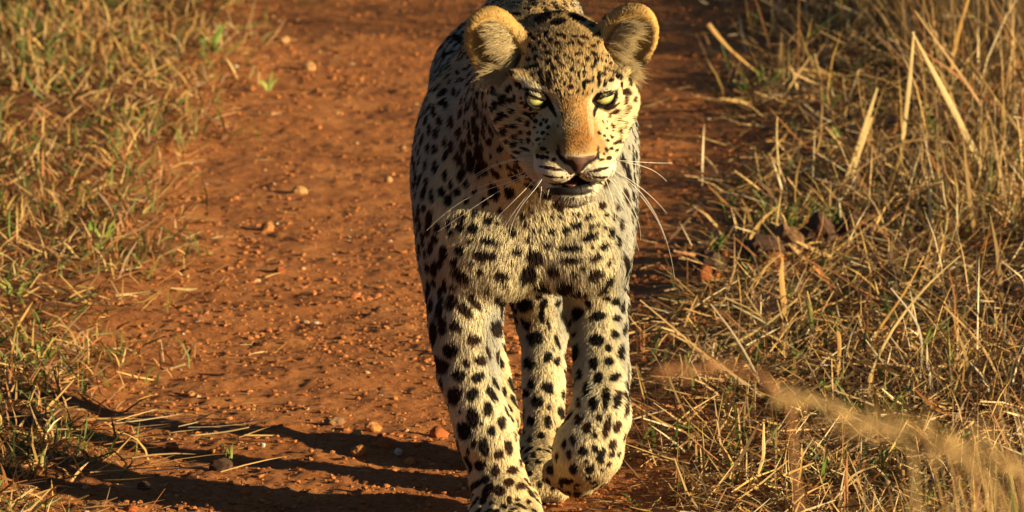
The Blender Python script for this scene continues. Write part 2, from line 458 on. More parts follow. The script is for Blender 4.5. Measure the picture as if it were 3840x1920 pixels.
# head primitives in centimetres of the head frame
MH = np.stack([HR, HF, HU])
def HE(c, r, k=1.0, op='+', rot=None):
    M = MH if rot is None else rot @ MH
    E(head_pt(*c), np.array(r) * .01, k * .01, op, M)
def HC(a, b, ra, rb, k=1.0, op='+'):
    C(head_pt(*a), head_pt(*b), ra * .01, rb * .01, k * .01, op)
def roty(deg):      # tilt in the face plane (x towards z)
    a = math.radians(deg); c, s = math.cos(a), math.sin(a)
    return np.array([[c, 0, -s], [0, 1, 0], [s, 0, c]])
def rotz(deg):
    a = math.radians(deg); c, s = math.cos(a), math.sin(a)
    return np.array([[c, s, 0], [-s, c, 0], [0, 0, 1]])

# torso
E((.022, .16, .440), (.118, .22, .165), .03)
E((.022, .42, .410), (.112, .30, .160), .05)
E((.028, .72, .420), (.078, .20, .130), .05)
C((.022, .10, .555), (.028, .70, .530), .050, .045, .05)
# neck and throat
C((.022, .10, .465), head_pt(0, -10, -2.5), .100, .076, .04)
C((.020, .07, .455), head_pt(0, -6, -5.5), .072, .048, .04)
# chest and the two breast lobes
B3(at(1975, 812, .085), (.114, .095, .074), .042, .03)
E(at(1842, 940, .003), (.055, .042, .055), .040)
E(at(2192, 922, .003), (.052, .041, .052), .040)
# shoulders and fore legs
E(at(1702, 660, .10), (.046, .10, .110), .04)
E(at(2235, 620, .12), (.040, .10, .110), .04)
C(at(1752, 800, .02), at(1738, 1120, .04), .050, .039, .035)
E(at(1690, 990, .10), (.030, .06, .075), .03)
C(at(1738, 1120, .04), at(1756, 1400, .01), .0385, .0345, .012)
C(at(1756, 1400, .01), at(1800, 1560, .0), .0345, .0315, .006)
C(at(1800, 1560, .0), at(1862, 1770, -.005), .0315, .0310, .006)
E(at(1828, 1655, -.010), (.0335, .030, .028), .012)
E(at(1745, 1210, .01), (.040, .036, .055), .02)
C(at(2222, 800, .06), at(2236, 1140, .13), .041, .036, .03)
C(at(2236, 1140, .13), at(2258, 1400, .07), .0355, .0305, .010)
C(at(2258, 1400, .07), at(2252, 1560, .02), .0305, .033, .008)
# planted paw (left in the picture)
C(at(1868, 1800, -.01), at(1890, 1880, -.03), .033, .036, .010)
for x, y, r in ((-.028, -.060, .0165), (-.0095, -.078, .0175), (.0105, -.078, .0175), (.029, -.062, .0165)):
    bx = at(1897, 1900, -.03)[0]
    C((bx + x * .7, -.03, .034), (bx + x, y, .019), .021, r, .006)
# lifted paw hanging from the wrist
C(at(2252, 1560, .02), at(2205, 1690, .0), .033, .0385, .010)
C(at(2205, 1690, .0), at(2165, 1770, .03), .038, .030, .012)
for dx, r in ((-.026, .0130), (-.009, .0140), (.009, .0140), (.026, .0130)):
    q = at(2160, 1772, .028) + np.array([dx * .9, .0, 0]); C(q, q + np.array([.006 * (dx > 0), .028, -.006]), r + .003, r, .006)
# hind legs
def hind(px_paw, py_paw, Y, xs, kx, hx=.004):
    p = at(px_paw, py_paw, Y)
    x0 = p[0]
    C((x0 + .005, Y + .02, .05), (x0 + hx, Y + .09, .20), .0235, .026, .010)      # metatarsus
    C((x0 + hx, Y + .09, .20), (kx, Y + .0, .335), .029, .048, .02)               # shank
    C((kx, Y + .0, .335), (xs, Y + .27, .44), .058, .072, .05)                      # thigh
    C((x0, Y + .02, .045), (x0 - .002, Y - .045, .028), .029, .024, .010)
    for dx in (-.021, -.007, .007, .021):
        C((x0 + dx * .8, Y - .04, .028), (x0 + dx, Y - .075, .017), .015, .0145, .006)
hind(2026, 1812, .22, .055, .008)
hind(1856, 1750, .43, -.03, -.055, -.030)
# tail lifted behind the rump
C((.028, .86, .50), (.03, 1.06, .42), .032, .026, .03)
C((.03, 1.06, .42), (.05, 1.30, .36), .026, .022, .02)
C((.05, 1.30, .36), (.05, 1.50, .42), .022, .020, .02)
# skull
HE((0, -6.2, .1), (7.0, 7.6, 5.3), .5)
HE((0, -2.5, 1.3), (5.0, 3.5, 2.9), 1.8)
for s in (-1, 1):
    HE((s * 4.7, -4.3, -2.7), (3.9, 3.9, 4.3), 1.8)
    HE((s * 3.6, -4.5, -6.4), (3.7, 4.2, 3.4), 1.8)
    HC((s * 1.5, .6, -4.0), (s * 2.4, 5.2, -5.0), 2.9, 2.3, 1.6)
HC((0, -1.2, -.7), (0, 6.6, -3.75), 2.1, 1.9, 1.6)
for s in (-1, 1):
    HC((s * .8, -.6, -1.0), (s * .95, 7.0, -3.35), 1.25, 1.25, .8)
    HE((s * 2.3, 6.2, -5.75), (2.45, 2.2, 1.80), .6)
HC((0, 5.2, -9.4), (0, -2.0, -8.6), 1.9, 2.9, 1.2)
for s in (-1, 1):
    HC((s * 1.5, 5.0, -8.9), (s * 3.8, -1.5, -7.4), 1.5, 2.3, 1.0)
HE((0, 5.9, -9.1), (2.4, 1.4, 1.15), .8)
# nose leather
HE((0, 7.6, -3.75), (1.95, 1.15, .85), .5)
HC((0, 8.15, -4.1), (0, 8.15, -5.1), .95, .60, .4)
# sockets, brows, lids
for s in (-1, 1):
    HE((s * 4.1, 1.2, .0), (1.85, 1.3, 1.1), .8, '-')
    HE((s * 4.08, -.8, 0), (2.02, 2.02, 2.02), .4)
    HE((s * 4.4, -1.35, 1.9), (2.7, 1.2, .62), 1.0, rot=roty(-s * 14))
# ears: outer shell then the hollow
EARX = {-1: 8.1, 1: 7.35}
for s in (-1, 1):
    R_ = rotz(s * 20) @ roty(s * 28)
    HE((s * EARX[s], -7.2, 3.7), (3.45, 1.75, 4.75), 1.2, rot=R_)
    HE((s * (EARX[s] - 1.7), -7.0, 2.3), (2.5, 1.7, 3.2), 1.0, rot=R_)
for s in (-1, 1):
    R_ = rotz(s * 20) @ roty(s * 28)
    HE((s * (EARX[s] + .15), -4.9, 3.9), (2.9, 2.4, 4.0), .6, '-', rot=R_)
# mouth, philtrum, nostrils
HE((0.1, 6.8, -7.72), (2.8, 3.2, .22), .35, '-')
HC((0, 8.9, -5.2), (0, 8.5, -7.0), .26, .45, .3, '-')
for s in (-1, 1):
    HC((s * 1.15, 8.8, -4.05), (s * .85, 9.0, -4.5), .36, .3, .25, '-')
    HC((s * 1.45, 8.3, -4.5), (s * 2.05, 7.6, -3.6), .28, .16, .3, '-')

EYE_T = math.radians(22)
def eye_open(H, s):
    """distance (cm) in the face plane to the almond opening, and depth mask"""
    x = (H[..., 0] - s * 4.05) * s; z = H[..., 2] + .02
    c, sn = math.cos(EYE_T), math.sin(EYE_T)
    u = x * c + z * sn; v = -x * sn + z * c
    circ = np.sqrt(u ** 2 + (v - .62) ** 2) - 1.32
    top = v - (.43 - .10 * u ** 2)
    return np.maximum(circ, top)

def sdf(P, mask_box=None):
    P = np.asarray(P, float)
    d = np.full(P.shape[:-1], 1.0)
    for kind, args, k, op, lo, hi in PR:
        m = ((P >= lo) & (P <= hi)).all(-1)
        if not m.any(): continue
        Q = P[m]
        v = DF[kind](Q, *args)
        d[m] = smin(d[m], v, k) if op == '+' else -smin(-d[m], v, k)
    # eye openings
    H = to_head(P)
    for s in (-1, 1):
        m = (np.abs(H[..., 0] - s * 4.08) < 2.2) & (np.abs(H[..., 2]) < 2) & (H[..., 1] > -1.6) & (H[..., 1] < 3)
        if m.any():
            v = eye_open(H[m], s) * .01
            d[m] = -smin(-d[m], v, .0012)
    return d

def grid_sdf(lo, n, h):
    """the same field on a grid, primitive by primitive inside its box"""
    G = np.full(n, 1.0, np.float32)
    ax = [lo[i] + h * np.arange(n[i]) for i in range(3)]
    for kind, args, k, op, a, b in PR:
        i0 = np.maximum(np.ceil((a - lo) / h).astype(int), 0); i1 = np.minimum(np.floor((b - lo) / h).astype(int) + 1, n)
        if (i1 <= i0).any(): continue
        X = np.stack(np.meshgrid(*[ax[i][i0[i]:i1[i]] for i in range(3)], indexing='ij'), -1).astype(np.float32)
        v = DF[kind](X, *args)
        s = tuple(slice(i0[i], i1[i]) for i in range(3))
        G[s] = smin(G[s], v, k) if op == '+' else -smin(-G[s], v, k)
    c = HO
    i0 = np.floor((c - .09 - lo) / h).astype(int); i1 = np.minimum(np.floor((c + .09 - lo) / h).astype(int), n)
    X = np.stack(np.meshgrid(*[ax[i][i0[i]:i1[i]] for i in range(3)], indexing='ij'), -1)
    H = to_head(X); s_ = tuple(slice(i0[i], i1[i]) for i in range(3)); g = G[s_]
    for s in (-1, 1):
        m = (np.abs(H[..., 0] - s * 4.08) < 2.2) & (np.abs(H[..., 2]) < 2) & (H[..., 1] > -1.6) & (H[..., 1] < 3)
        g[m] = -smin(-g[m], (eye_open(H[m], s) * .01).astype(np.float32), .0012)
    G[s_] = g
    return G

def surface_nets(G, lo, h):
    n = G.shape
    S = G < 0
    cnt = np.zeros((n[0]-1, n[1]-1, n[2]-1), np.int8)
    for dx in (0, 1):
        for dy in (0, 1):
            for dz in (0, 1):
                cnt += S[dx:n[0]-1+dx, dy:n[1]-1+dy, dz:n[2]-1+dz]
    cells = np.argwhere((cnt > 0) & (cnt < 8))
    idx = np.full(cnt.shape, -1, np.int32); idx[tuple(cells.T)] = np.arange(len(cells))
    acc = np.zeros((len(cells), 3)); num = np.zeros(len(cells))
    corners = [(a, b, c) for a in (0, 1) for b in (0, 1) for c in (0, 1)]
    for i, p in enumerate(corners):
        for q in corners[i+1:]:
            if sum(abs(a - b) for a, b in zip(p, q)) != 1: continue
            gp = G[tuple((cells + p).T)]; gq = G[tuple((cells + q).T)]
            m = (gp < 0) != (gq < 0)
            t = (gp[m] / (gp[m] - gq[m]))[:, None]
            acc[m] += np.array(p) * (1 - t) + np.array(q) * t; num[m] += 1
    V = lo + h * (cells + acc / num[:, None])
    F = []
    for ax in range(3):
        a1, a2 = (ax + 1) % 3, (ax + 2) % 3
        s0 = [slice(1, -1)] * 3; s1 = [slice(1, -1)] * 3
        s0[ax] = slice(0, n[ax]-1); s1[ax] = slice(1, n[ax])
        A = S[tuple(s0)]; B = S[tuple(s1)]
        e = np.argwhere(A != B); fl = A[tuple(e.T)]
        base = e.copy(); base[:, a1] += 1; base[:, a2] += 1
        def cell(o1, o2):
            c = base.copy(); c[:, a1] -= o1; c[:, a2] -= o2
            return idx[tuple(c.T)]
        q = np.stack([cell(1, 1), cell(0, 1), cell(0, 0), cell(1, 0)], 1)
        q[~fl] = q[~fl][:, ::-1]
        F.append(q)
    return V, np.concatenate(F)

def project(V, it=3, e=.0006):
    V = V.copy()
    for _ in range(it):
        d = sdf(V)
        g = np.stack([sdf(V + np.eye(3)[i] * e) - sdf(V - np.eye(3)[i] * e) for i in range(3)], 1) / (2 * e)
        gl = np.maximum((g ** 2).sum(1), .25)
        V -= np.clip(d / gl, -.002, .002)[:, None] * g
    return V

def refine(V, Q, sel):
    """split the selected quads in four; neighbours become fans through a triangle/quad mix"""
    e = np.concatenate([Q[:, [0, 1]], Q[:, [1, 2]], Q[:, [2, 3]], Q[:, [3, 0]]]); nq = len(Q)
    es = np.sort(e, 1); key = es[:, 0].astype(np.int64) * len(V) + es[:, 1]
    uk, inv = np.unique(key, return_inverse=True)
    split = np.zeros(len(uk), bool)
    inv4 = inv.reshape(4, nq).T
    split[inv4[sel].ravel()] = True
    mid = np.full(len(uk), -1, np.int64)
    a = uk // len(V); b = uk % len(V)
    mid[split] = len(V) + np.arange(split.sum())
    Vm = (V[a[split]] + V[b[split]]) / 2
    V2 = np.concatenate([V, Vm])
    sp = split[inv4]; need = sp.any(1)
    ctr = np.full(nq, -1, np.int64); ctr[need] = len(V2) + np.arange(need.sum())
    V3 = np.concatenate([V2, V[Q[need]].mean(1)])
    quads = [Q[~need]]; tris = []
    full = sp.all(1)
    for j in range(4):
        quads.append(np.stack([Q[full, j], mid[inv4[full, j]], ctr[full], mid[inv4[full, (j - 1) % 4]]], 1))
    part = need & ~full
    for j in range(4):
        m = part & sp[:, j]
        tris.append(np.stack([Q[m, j], mid[inv4[m, j]], ctr[m]], 1)); tris.append(np.stack([mid[inv4[m, j]], Q[m, (j+1) % 4], ctr[m]], 1))
        m = part & ~sp[:, j]
        tris.append(np.stack([Q[m, j], Q[m, (j+1) % 4], ctr[m]], 1))
    return V3, np.concatenate(quads), np.concatenate(tris)

h = .0034
lo = np.array([-.16, -.46, -.004]); hi = np.array([.22, 1.70, .76])
nn = tuple(np.ceil((hi - lo) / h).astype(int))
G = grid_sdf(lo, nn, h)
bV, bQ = surface_nets(G, lo, h)
del G
Hc = to_head(bV[bQ].mean(1))
sel = (np.abs(Hc[:, 0]) < 7) & (Hc[:, 1] > -2.5) & (Hc[:, 1] < 12) & (Hc[:, 2] > -10.5) & (Hc[:, 2] < 3)
bV, bQ, bT = refine(bV, bQ, sel)
# keep only the body's own shell (drop vertices that are not used), settle onto the field
bV = project(bV, 3)
bF = np.concatenate([bQ[:, [0, 1, 2]], bQ[:, [0, 2, 3]], bT]).astype(np.int32)
print('leopard verts', len(bV), 'tris', len(bF))
fn = np.cross(bV[bF[:, 1]] - bV[bF[:, 0]], bV[bF[:, 2]] - bV[bF[:, 0]])
bN = np.zeros_like(bV)
for j in range(3): np.add.at(bN, bF[:, j], fn)
bN = norm(bN)
bvh = BVHTree.FromPolygons([tuple(v) for v in bV.tolist()], [tuple(f) for f in bF.tolist()])
# ------------------------------------------------------------------ coat markings, read off the photograph and laid on the body
CROPS = {  # origin x, origin y, scale of the enlarged view the markings were read from
    'chest': (1500, 600, 1.84), 'legs': (1500, 1200, 1.789), 'brow': (1900, 40, 3.22),
    'eye_l': (1900, 280, 4.293), 'eye_r': (2160, 280, 4.292), 'muzzle': (1960, 480, 3.22), 'neck': (1540, 0, 1.61)}
MARKS = {
 'chest': """520,215,16,22,60;460,280,20,24,60;585,290,28,32,30;700,345,28,22,20;515,360,22,28,20;428,388,32,26,-20;612,412,34,30,20;675,435,18,20,0;845,385,18,28,0;905,345,12,18,0;862,440,16,22,0;503,475,38,38,0;778,495,38,35,20;335,440,20,35,10;350,500,30,22,20;485,552,20,10,0;628,562,75,24,12;880,548,20,16,30;410,620,28,40,-30;590,660,88,36,10;808,632,42,30,-20;300,640,30,55,0;765,712,20,10,0;490,712,20,14,10;550,775,26,26,0;412,795,75,40,38;705,795,55,30,10;370,875,30,18,0;600,895,38,18,25;720,850,30,12,20;515,975,72,30,55;440,1030,80,36,52;380,1150,45,38,30;295,1140,25,60,-10;510,1240,45,38,10;230,1180,30,80,0;310,860,20,50,0;980,400,12,18,0;1045,388,18,18,0;1100,392,16,14,0;920,487,12,18,0;962,485,14,20,0;1040,490,32,26,-10;1140,480,30,30,0;1212,448,35,26,-10;1215,378,30,12,0;1300,395,38,20,-20;1320,462,24,16,-30;1365,445,22,14,-30;1408,465,22,16,0;1388,315,26,32,-20;1420,378,16,22,0;1472,395,18,26,10;1495,325,16,26,10;1460,505,26,38,30;1522,440,14,45,0;1305,530,60,30,-20;1020,578,32,20,0;1168,608,85,25,-3;1178,688,85,25,0;1408,595,38,24,-15;1320,600,18,10,0;1505,565,20,35,0;1350,672,45,24,-15;1445,700,35,14,-50;1255,745,26,14,10;1200,790,25,18,0;1345,790,55,30,-20;1410,855,75,24,-38;1560,720,25,70,0;1555,900,20,60,-10;1535,1010,16,50,0;1425,945,30,20,0;1485,975,30,35,-20;1370,1080,60,35,-5;1495,1095,30,25,0;1360,1240,50,38,10;1480,1205,30,32,0;1550,1160,16,45,0;1160,1130,35,60,0;1225,1060,35,50,20;1205,1200,15,20,0;1130,870,60,40,0;1300,980,20,40,-10;860,1000,60,52,0;955,915,28,45,10;975,1075,24,45,-10;800,1150,65,50,0;930,1230,60,50,-20;700,970,40,60,-20;1020,1130,12,40,-10;200,480,22,45,0;215,600,20,50,0;240,750,22,55,0;205,880,24,60,0;220,1000,26,50,0;190,1080,18,50,0""",
 'legs': """225,90,30,80,0;290,50,22,60,10;340,205,50,50,30;265,300,50,70,-20;440,290,30,22,10;540,270,50,34,20;390,370,42,42,30;525,385,45,32,-10;590,215,15,50,-15;635,425,14,45,-25;485,498,40,45,20;612,495,25,55,-35;365,510,45,60,0;405,615,14,18,0;588,595,35,50,0;487,655,42,60,0;710,615,14,45,-20;678,685,28,50,-10;545,690,12,18,0;615,745,30,40,0;425,745,42,65,-20;768,780,12,35,-10;565,850,35,60,-15;490,830,18,30,0;728,860,26,60,-10;660,900,32,36,0;460,880,15,25,0;440,950,25,55,-15;537,970,42,36,10;640,1010,32,42,0;755,1008,38,30,10;805,960,10,30,0;575,1070,28,28,0;730,1090,32,28,20;590,1140,60,28,-50;660,1145,40,36,0;815,1115,38,24,0;490,1120,30,50,30;735,1210,20,30,0;790,1205,18,14,0;860,1220,20,16,0;300,620,26,60,-15;330,560,10,40,0;905,120,50,36,-25;770,160,40,35,0;990,250,28,45,20;1052,275,24,28,0;1050,140,14,55,-20;1025,190,10,14,0;865,290,40,36,0;990,455,48,36,40;1090,500,18,36,0;880,430,25,40,0;918,548,42,38,0;1000,585,14,20,0;845,490,25,35,0;1083,628,26,40,-15;993,685,26,42,0;880,675,26,38,0;1065,745,22,28,0;945,780,26,26,0;873,808,20,22,0;825,630,10,40,0;835,740,15,30,0;930,870,20,10,0;900,910,18,25,0;925,950,22,20,0;1320,135,45,34,0;1440,98,28,28,0;1500,60,14,40,0;1395,190,26,26,0;1482,215,22,50,0;1297,290,30,42,0;1400,278,34,28,0;1330,390,32,42,0;1440,385,48,28,-20;1525,350,10,60,0;1250,470,18,50,0;1380,515,28,65,0;1460,530,28,60,15;1520,590,18,65,0;1298,560,32,45,0;1335,660,22,28,0;1200,670,25,42,0;1385,720,24,80,12;1455,720,30,45,20;1255,725,32,42,0;1305,775,18,26,0;1165,810,22,42,-10;1500,780,16,35,15;1105,830,15,35,0;1425,835,26,36,30;1230,880,36,32,-20;1305,860,22,24,0;1345,905,45,28,-60;1055,920,16,30,0;1135,900,18,36,-10;1250,945,18,20,0;1350,950,22,22,0;1420,900,18,26,40;1270,1000,32,32,0;1165,1000,30,35,0;1400,965,18,14,-40;1465,900,12,22,20;1355,1005,16,12,0;1110,1080,50,25,0;1265,1060,20,14,0;1190,1105,30,15,0;1010,1010,25,40,0;1180,220,30,55,0;1210,370,20,40,0;1170,100,15,18,0;1205,560,14,40,0""",
 'brow': """325,190,25,14,0;370,268,35,12,-10;475,275,28,20,0;325,348,28,28,0;280,300,25,30,0;392,322,18,16,0;475,322,22,20,0;527,370,28,30,0;603,408,34,30,0;400,393,22,18,-20;282,440,24,30,20;335,482,40,26,-40;455,450,40,22,-40;650,465,25,10,0;500,520,48,22,-15;630,515,28,16,0;355,580,28,35,20;265,600,35,28,-20;430,603,28,14,-10;505,628,34,36,0;610,585,30,26,0;628,645,28,20,20;205,535,25,22,0;255,540,12,14,0;815,318,38,20,0;745,412,20,20,0;798,405,18,14,0;700,330,22,28,0;660,300,22,16,0;615,300,22,18,0;940,335,50,18,15;885,405,50,20,35;1045,435,40,20,25;985,470,16,10,0;880,482,22,10,0;1050,535,45,24,25;885,530,40,14,5;840,540,15,20,0;975,600,25,36,0;1062,632,24,42,-8;1145,535,14,18,0;710,552,16,18,0;750,580,24,16,-20;790,600,14,22,0;715,635,16,14,0;748,645,14,12,0;860,635,16,22,-20;925,680,24,18,20;1030,695,18,32,-10;1100,600,12,30,0;1190,625,14,16,0;1145,610,12,18,0;560,710,28,45,-15;655,690,16,16,0;695,690,16,14,0;785,725,22,28,20;722,770,14,22,0;600,790,20,26,0;828,740,12,22,0;870,770,15,35,-15;935,755,20,22,0;930,800,14,16,0;650,845,18,34,20;590,870,14,30,10;700,880,20,28,15;765,840,14,34,5;835,860,12,18,0;880,810,12,20,0;975,860,60,20,0;1040,820,14,40,0;930,900,22,40,0;770,930,38,24,0;870,970,16,20,0;930,935,16,20,0;612,965,28,20,20;845,985,10,18,0;800,1018,12,14,0;755,1020,18,16,0;697,1005,14,18,0;650,1000,12,28,0;1030,975,8,25,0;970,1000,8,20,0;920,1010,8,20,0;670,1075,14,16,0;1000,1025,8,14,0;510,840,36,95,0;405,760,36,32,0;430,855,28,50,-20;320,790,28,20,0;370,870,20,10,20;300,690,100,24,-15;1110,830,28,90,0;1160,770,28,30,0;1180,880,25,35,10;1255,840,35,24,10;1200,710,40,16,25;1290,760,45,18,30;1370,800,40,20,30;1380,910,18,45,-5;1440,980,45,40,30;1100,390,25,18,0;1060,310,28,20,0;1110,290,25,30,0;1210,470,15,18,0;1210,560,20,15,0;1250,640,18,22,0;90,680,40,28,0;60,760,35,25,0""",
 'eye_l': """245,460,35,25,10;235,375,20,22,0;305,505,40,50,20;385,555,30,32,20;480,540,60,16,15;430,620,30,26,0;310,625,25,20,0;490,615,20,16,0;465,750,36,38,0;550,650,16,12,0;590,725,25,20,-50;645,750,20,40,30;552,800,28,36,0;450,855,34,26,0;670,850,26,36,40;580,940,36,30,-30;500,1040,50,24,-20;660,960,28,18,0;825,830,14,26,20;340,790,40,55,0;500,930,22,20,0;600,1040,22,16,0;585,1190,50,32,0;660,1250,32,18,0;530,1120,14,16,0;885,630,12,20,0;910,700,14,18,0;870,365,14,30,0;130,820,50,45,20;210,720,40,45,0;230,935,32,35,0;375,940,35,35,0;135,1000,42,42,0;360,1065,40,45,0;250,1075,25,40,0;125,1130,50,42,0;25,820,28,30,0;20,1080,35,40,0;430,1130,40,35,0;300,1210,80,28,20;190,1250,70,25,10;100,600,35,50,0;25,660,30,25,0;35,240,45,60,20;60,420,25,40,0;130,380,25,60,0""",
 'eye_r': """585,525,140,34,-20;640,590,40,45,0;580,600,35,28,0;540,670,25,30,-30;800,410,28,80,5;830,280,40,70,-40;720,190,25,70,0;835,540,18,50,0;785,610,18,60,0;905,690,22,50,-15;690,720,20,32,20;775,800,20,60,5;435,760,18,28,-20;495,760,22,30,0;580,815,26,40,0;620,835,18,28,0;500,870,45,26,25;690,935,28,80,0;560,1000,35,28,20;460,985,25,20,30;510,1060,30,22,20;870,870,26,60,-10;690,1080,40,35,0;630,1100,40,30,0;370,940,35,20,50;600,890,25,12,-30;590,1190,40,40,30;640,1220,40,35,20;935,410,25,50,0;1020,250,30,70,-20;965,180,25,40,0;490,1210,24,40,-15;450,1275,22,20,0;820,1150,30,30,0""",
 'muzzle': """345,488,160,22,10;340,590,100,14,8;475,595,18,14,0;540,597,12,10,0;580,590,8,8,0;530,555,7,7,0;575,555,7,7,0;455,650,12,12,0;405,655,12,14,0;345,660,35,16,10;500,650,6,6,0;545,640,6,6,0;240,350,40,30,0;300,360,28,24,0;375,380,30,32,30;180,340,30,30,0;300,295,22,16,0;235,245,40,24,0;940,500,125,20,-12;935,598,90,14,2;960,380,36,18,-15;1045,362,34,24,-10;985,315,12,18,0;1010,265,16,28,-20;735,580,7,7,0;765,592,10,12,0;790,555,8,7,0;815,605,10,8,0;915,665,40,16,-10;780,640,6,6,0;440,320,24,60,-25;905,320,14,70,5""",
 'neck': """395,630,28,36,0;390,730,34,40,0;405,800,28,60,0;415,920,36,50,0;560,610,26,36,10;500,545,32,36,0;465,635,14,22,0;555,700,22,24,0;525,730,16,20,0;300,800,24,32,10;250,740,16,40,0;310,680,18,34,15;345,585,14,30,20;270,560,16,24,0;430,1010,40,50,0;320,880,20,40,0;250,880,16,34,0;300,960,26,40,-20;565,795,22,26,0;340,1110,20,22,0;415,565,22,30,0;520,640,22,28,0;550,890,20,34,20;480,850,20,40,30;490,935,16,18,0;285,1160,20,24,0;210,1060,14,34,0;130,1180,14,40,0;190,1160,20,30,0;245,1115,12,26,0;318,490,18,14,-40;352,510,20,16,-60;220,640,14,24,10;180,730,14,30,0;145,670,16,34,0;120,780,14,34,0;160,800,14,30,0;210,860,14,30,0;150,900,14,26,0;110,900,12,30,0;95,1000,12,32,0;150,1010,14,34,0;100,1100,12,30,0;240,500,12,18,10;290,440,14,14,0;330,420,14,12,0"""}
SC, SU, SW, SN, SK = [], [], [], [], []      # centre, two half-axis vectors (as inverse rows), normal, strength
def hit(px, py):
    d = ray(px, py); d = d / np.linalg.norm(d)
    loc, nor, fi, dist = bvh.ray_cast(Vector(CAM), Vector(d))
    if loc is None: return None
    return np.array(loc), np.array(nor), d
def add_spot(c, n, a1, a2, k=1.0):
    A = np.stack([a1, a2, n * .03], 1)
    try: I = np.linalg.inv(A)
    except np.linalg.LinAlgError: return
    SC.append(c); SU.append(I); SN.append(n); SK.append(k)
for key, txt in MARKS.items():
    ox, oy, sc = CROPS[key]
    for item in txt.split(';'):
        x, y, rx, ry, an = map(float, item.split(','))
        hh = hit(ox + x / sc, oy + y / sc)
        if hh is None: continue
        c, n, d = hh
        if n @ d > 0: n = -n
        a = math.radians(an); ax = []
        for r, (ux, uy) in ((rx, (math.cos(a), math.sin(a))), (ry, (-math.sin(a), math.cos(a)))):
            # half axis seen in the picture, laid into the tangent plane (limited where the coat turns away)
            e = np.array([ux, 0, 0]) - uy * _up
            e = e * (r * (1.14 if key in ('brow', 'eye_l', 'eye_r', 'neck') else 1.03) / sc) * np.linalg.norm(c - CAM) / FPX
            dn = d @ n
            t = e - d * ((e @ n) / dn)
            L0, L1 = np.linalg.norm(e), np.linalg.norm(t)
            if L1 > 2.0 * L0: t *= 2.0 * L0 / L1
            ax.append(t - n * (t @ n))
        add_spot(c, n, ax[0], ax[1])
N_READ = len(SC)
rng = np.random.default_rng(7)
tri_c = bV[bF].mean(1)
tri_n = norm(np.cross(bV[bF[:, 1]] - bV[bF[:, 0]], bV[bF[:, 2]] - bV[bF[:, 0]]))
tri_a = .5 * np.linalg.norm(np.cross(bV[bF[:, 1]] - bV[bF[:, 0]], bV[bF[:, 2]] - bV[bF[:, 0]]), axis=1)
def flow_at(P, N):
    H = to_head(P)
    v = P - head_pt(0, 9.5, -4.2)
    hf = norm(v) + .25 * HU * (H[:, 2:3] > 0)
    w = np.clip((H[:, 1] + 9) / 5, 0, 1) * np.clip((H[:, 2] + 13) / 3, 0, 1)
    w = np.where(H[:, 1] > -9, w, 0)[:, None]
    top = np.clip((P[:, 2] - .45) / .12, 0, 1)[:, None]
    bf = np.array([0, .25, -1.0]) * (1 - top) + np.array([0, .9, -.45]) * top
    bf = bf + np.stack([np.zeros(len(P)), np.zeros(len(P)), np.zeros(len(P))], 1)
    side = np.sign(P[:, 0] - .02)[:, None] * np.array([.25, 0, 0]) * np.clip((P[:, 2] - .25) / .1, 0, 1)[:, None] * (P[:, 1:2] < .1)
    f = hf * w + (norm(bf) + side) * (1 - w)
    jit = np.stack([vnoise(P, 22, 3), vnoise(P, 22, 5), vnoise(P, 22, 8)], 1) * .09
    f = f + jit
    f = f - N * (f * N).sum(1, keepdims=True)
    return norm(f)
# the rest of the coat: spots at even spacing where none was read (round on neck and legs, broken rings on the flank)
pick = rng.choice(len(bF), 16000, p=tri_a / tri_a.sum())
kept = [c for c in SC]
kd = KDTree(len(pick) + len(SC))
cell = {}
def near(c, r):
    k0 = tuple(np.floor(c / .03).astype(int))
    for i in range(-1, 2):
        for j in range(-1, 2):
            for k in range(-1, 2):
                for q in cell.get((k0[0] + i, k0[1] + j, k0[2] + k), ()):
                    if (q[0] - c[0]) ** 2 + (q[1] - c[1]) ** 2 + (q[2] - c[2]) ** 2 < r * r: return True
    return False
for c in SC: cell.setdefault(tuple(np.floor(c / .03).astype(int)), []).append(c)
fl = flow_at(tri_c[pick], tri_n[pick])
hh_ = to_head(tri_c[pick])
ppx, ppy = world_to_px(tri_c[pick])
front = (tri_n[pick] @ -_fw) > .25
for i, t in enumerate(pick):
    c = tri_c[t]; n = tri_n[t]; H = hh_[i]
    head = H[1] > -9 and H[2] > -10
    if head and (H[1] > 0.5 or abs(H[0]) < 2): continue
    if head and H[2] > 2.5 and abs(H[0]) > 5.6: continue           # ears stay plain
    if c[2] < .022: continue
    r = .0135 if head else (.0132 if c[2] > .28 else .0165)
    if c[1] > .30 and c[2] > .34: r = .021
    if front[i] and c[1] < .12 and c[0] > -.05: r *= 1.6                            # the read area is already filled
    if c[2] < .06: r = .0105
    if near(c, r): continue
    cell.setdefault(tuple(np.floor(c / .03).astype(int)), []).append(c)
    b = np.cross(n, fl[i]); s = r * rng.uniform(.33, .56)
    a1 = fl[i] * s * rng.uniform(1.0, 1.7); a2 = b * s * rng.uniform(.8, 1.1)
    if c[1] > .30 and c[2] > .34:
        continue_ring = 3 + int(rng.integers(0, 3)); R = .013
        for q in range(continue_ring):
            an = 2 * math.pi * (q + rng.uniform(-.2, .2)) / continue_ring
            o = fl[i] * math.cos(an) * R + b * math.sin(an) * R
            u = norm(-fl[i] * math.sin(an) + b * math.cos(an))
            add_spot(c + o, n, u * .0068, np.cross(n, u) * .0042)
    else:
        add_spot(c, n, a1, a2)
SC = np.array(SC); SU = np.array(SU); SN = np.array(SN)
print('spots', N_READ, len(SC))

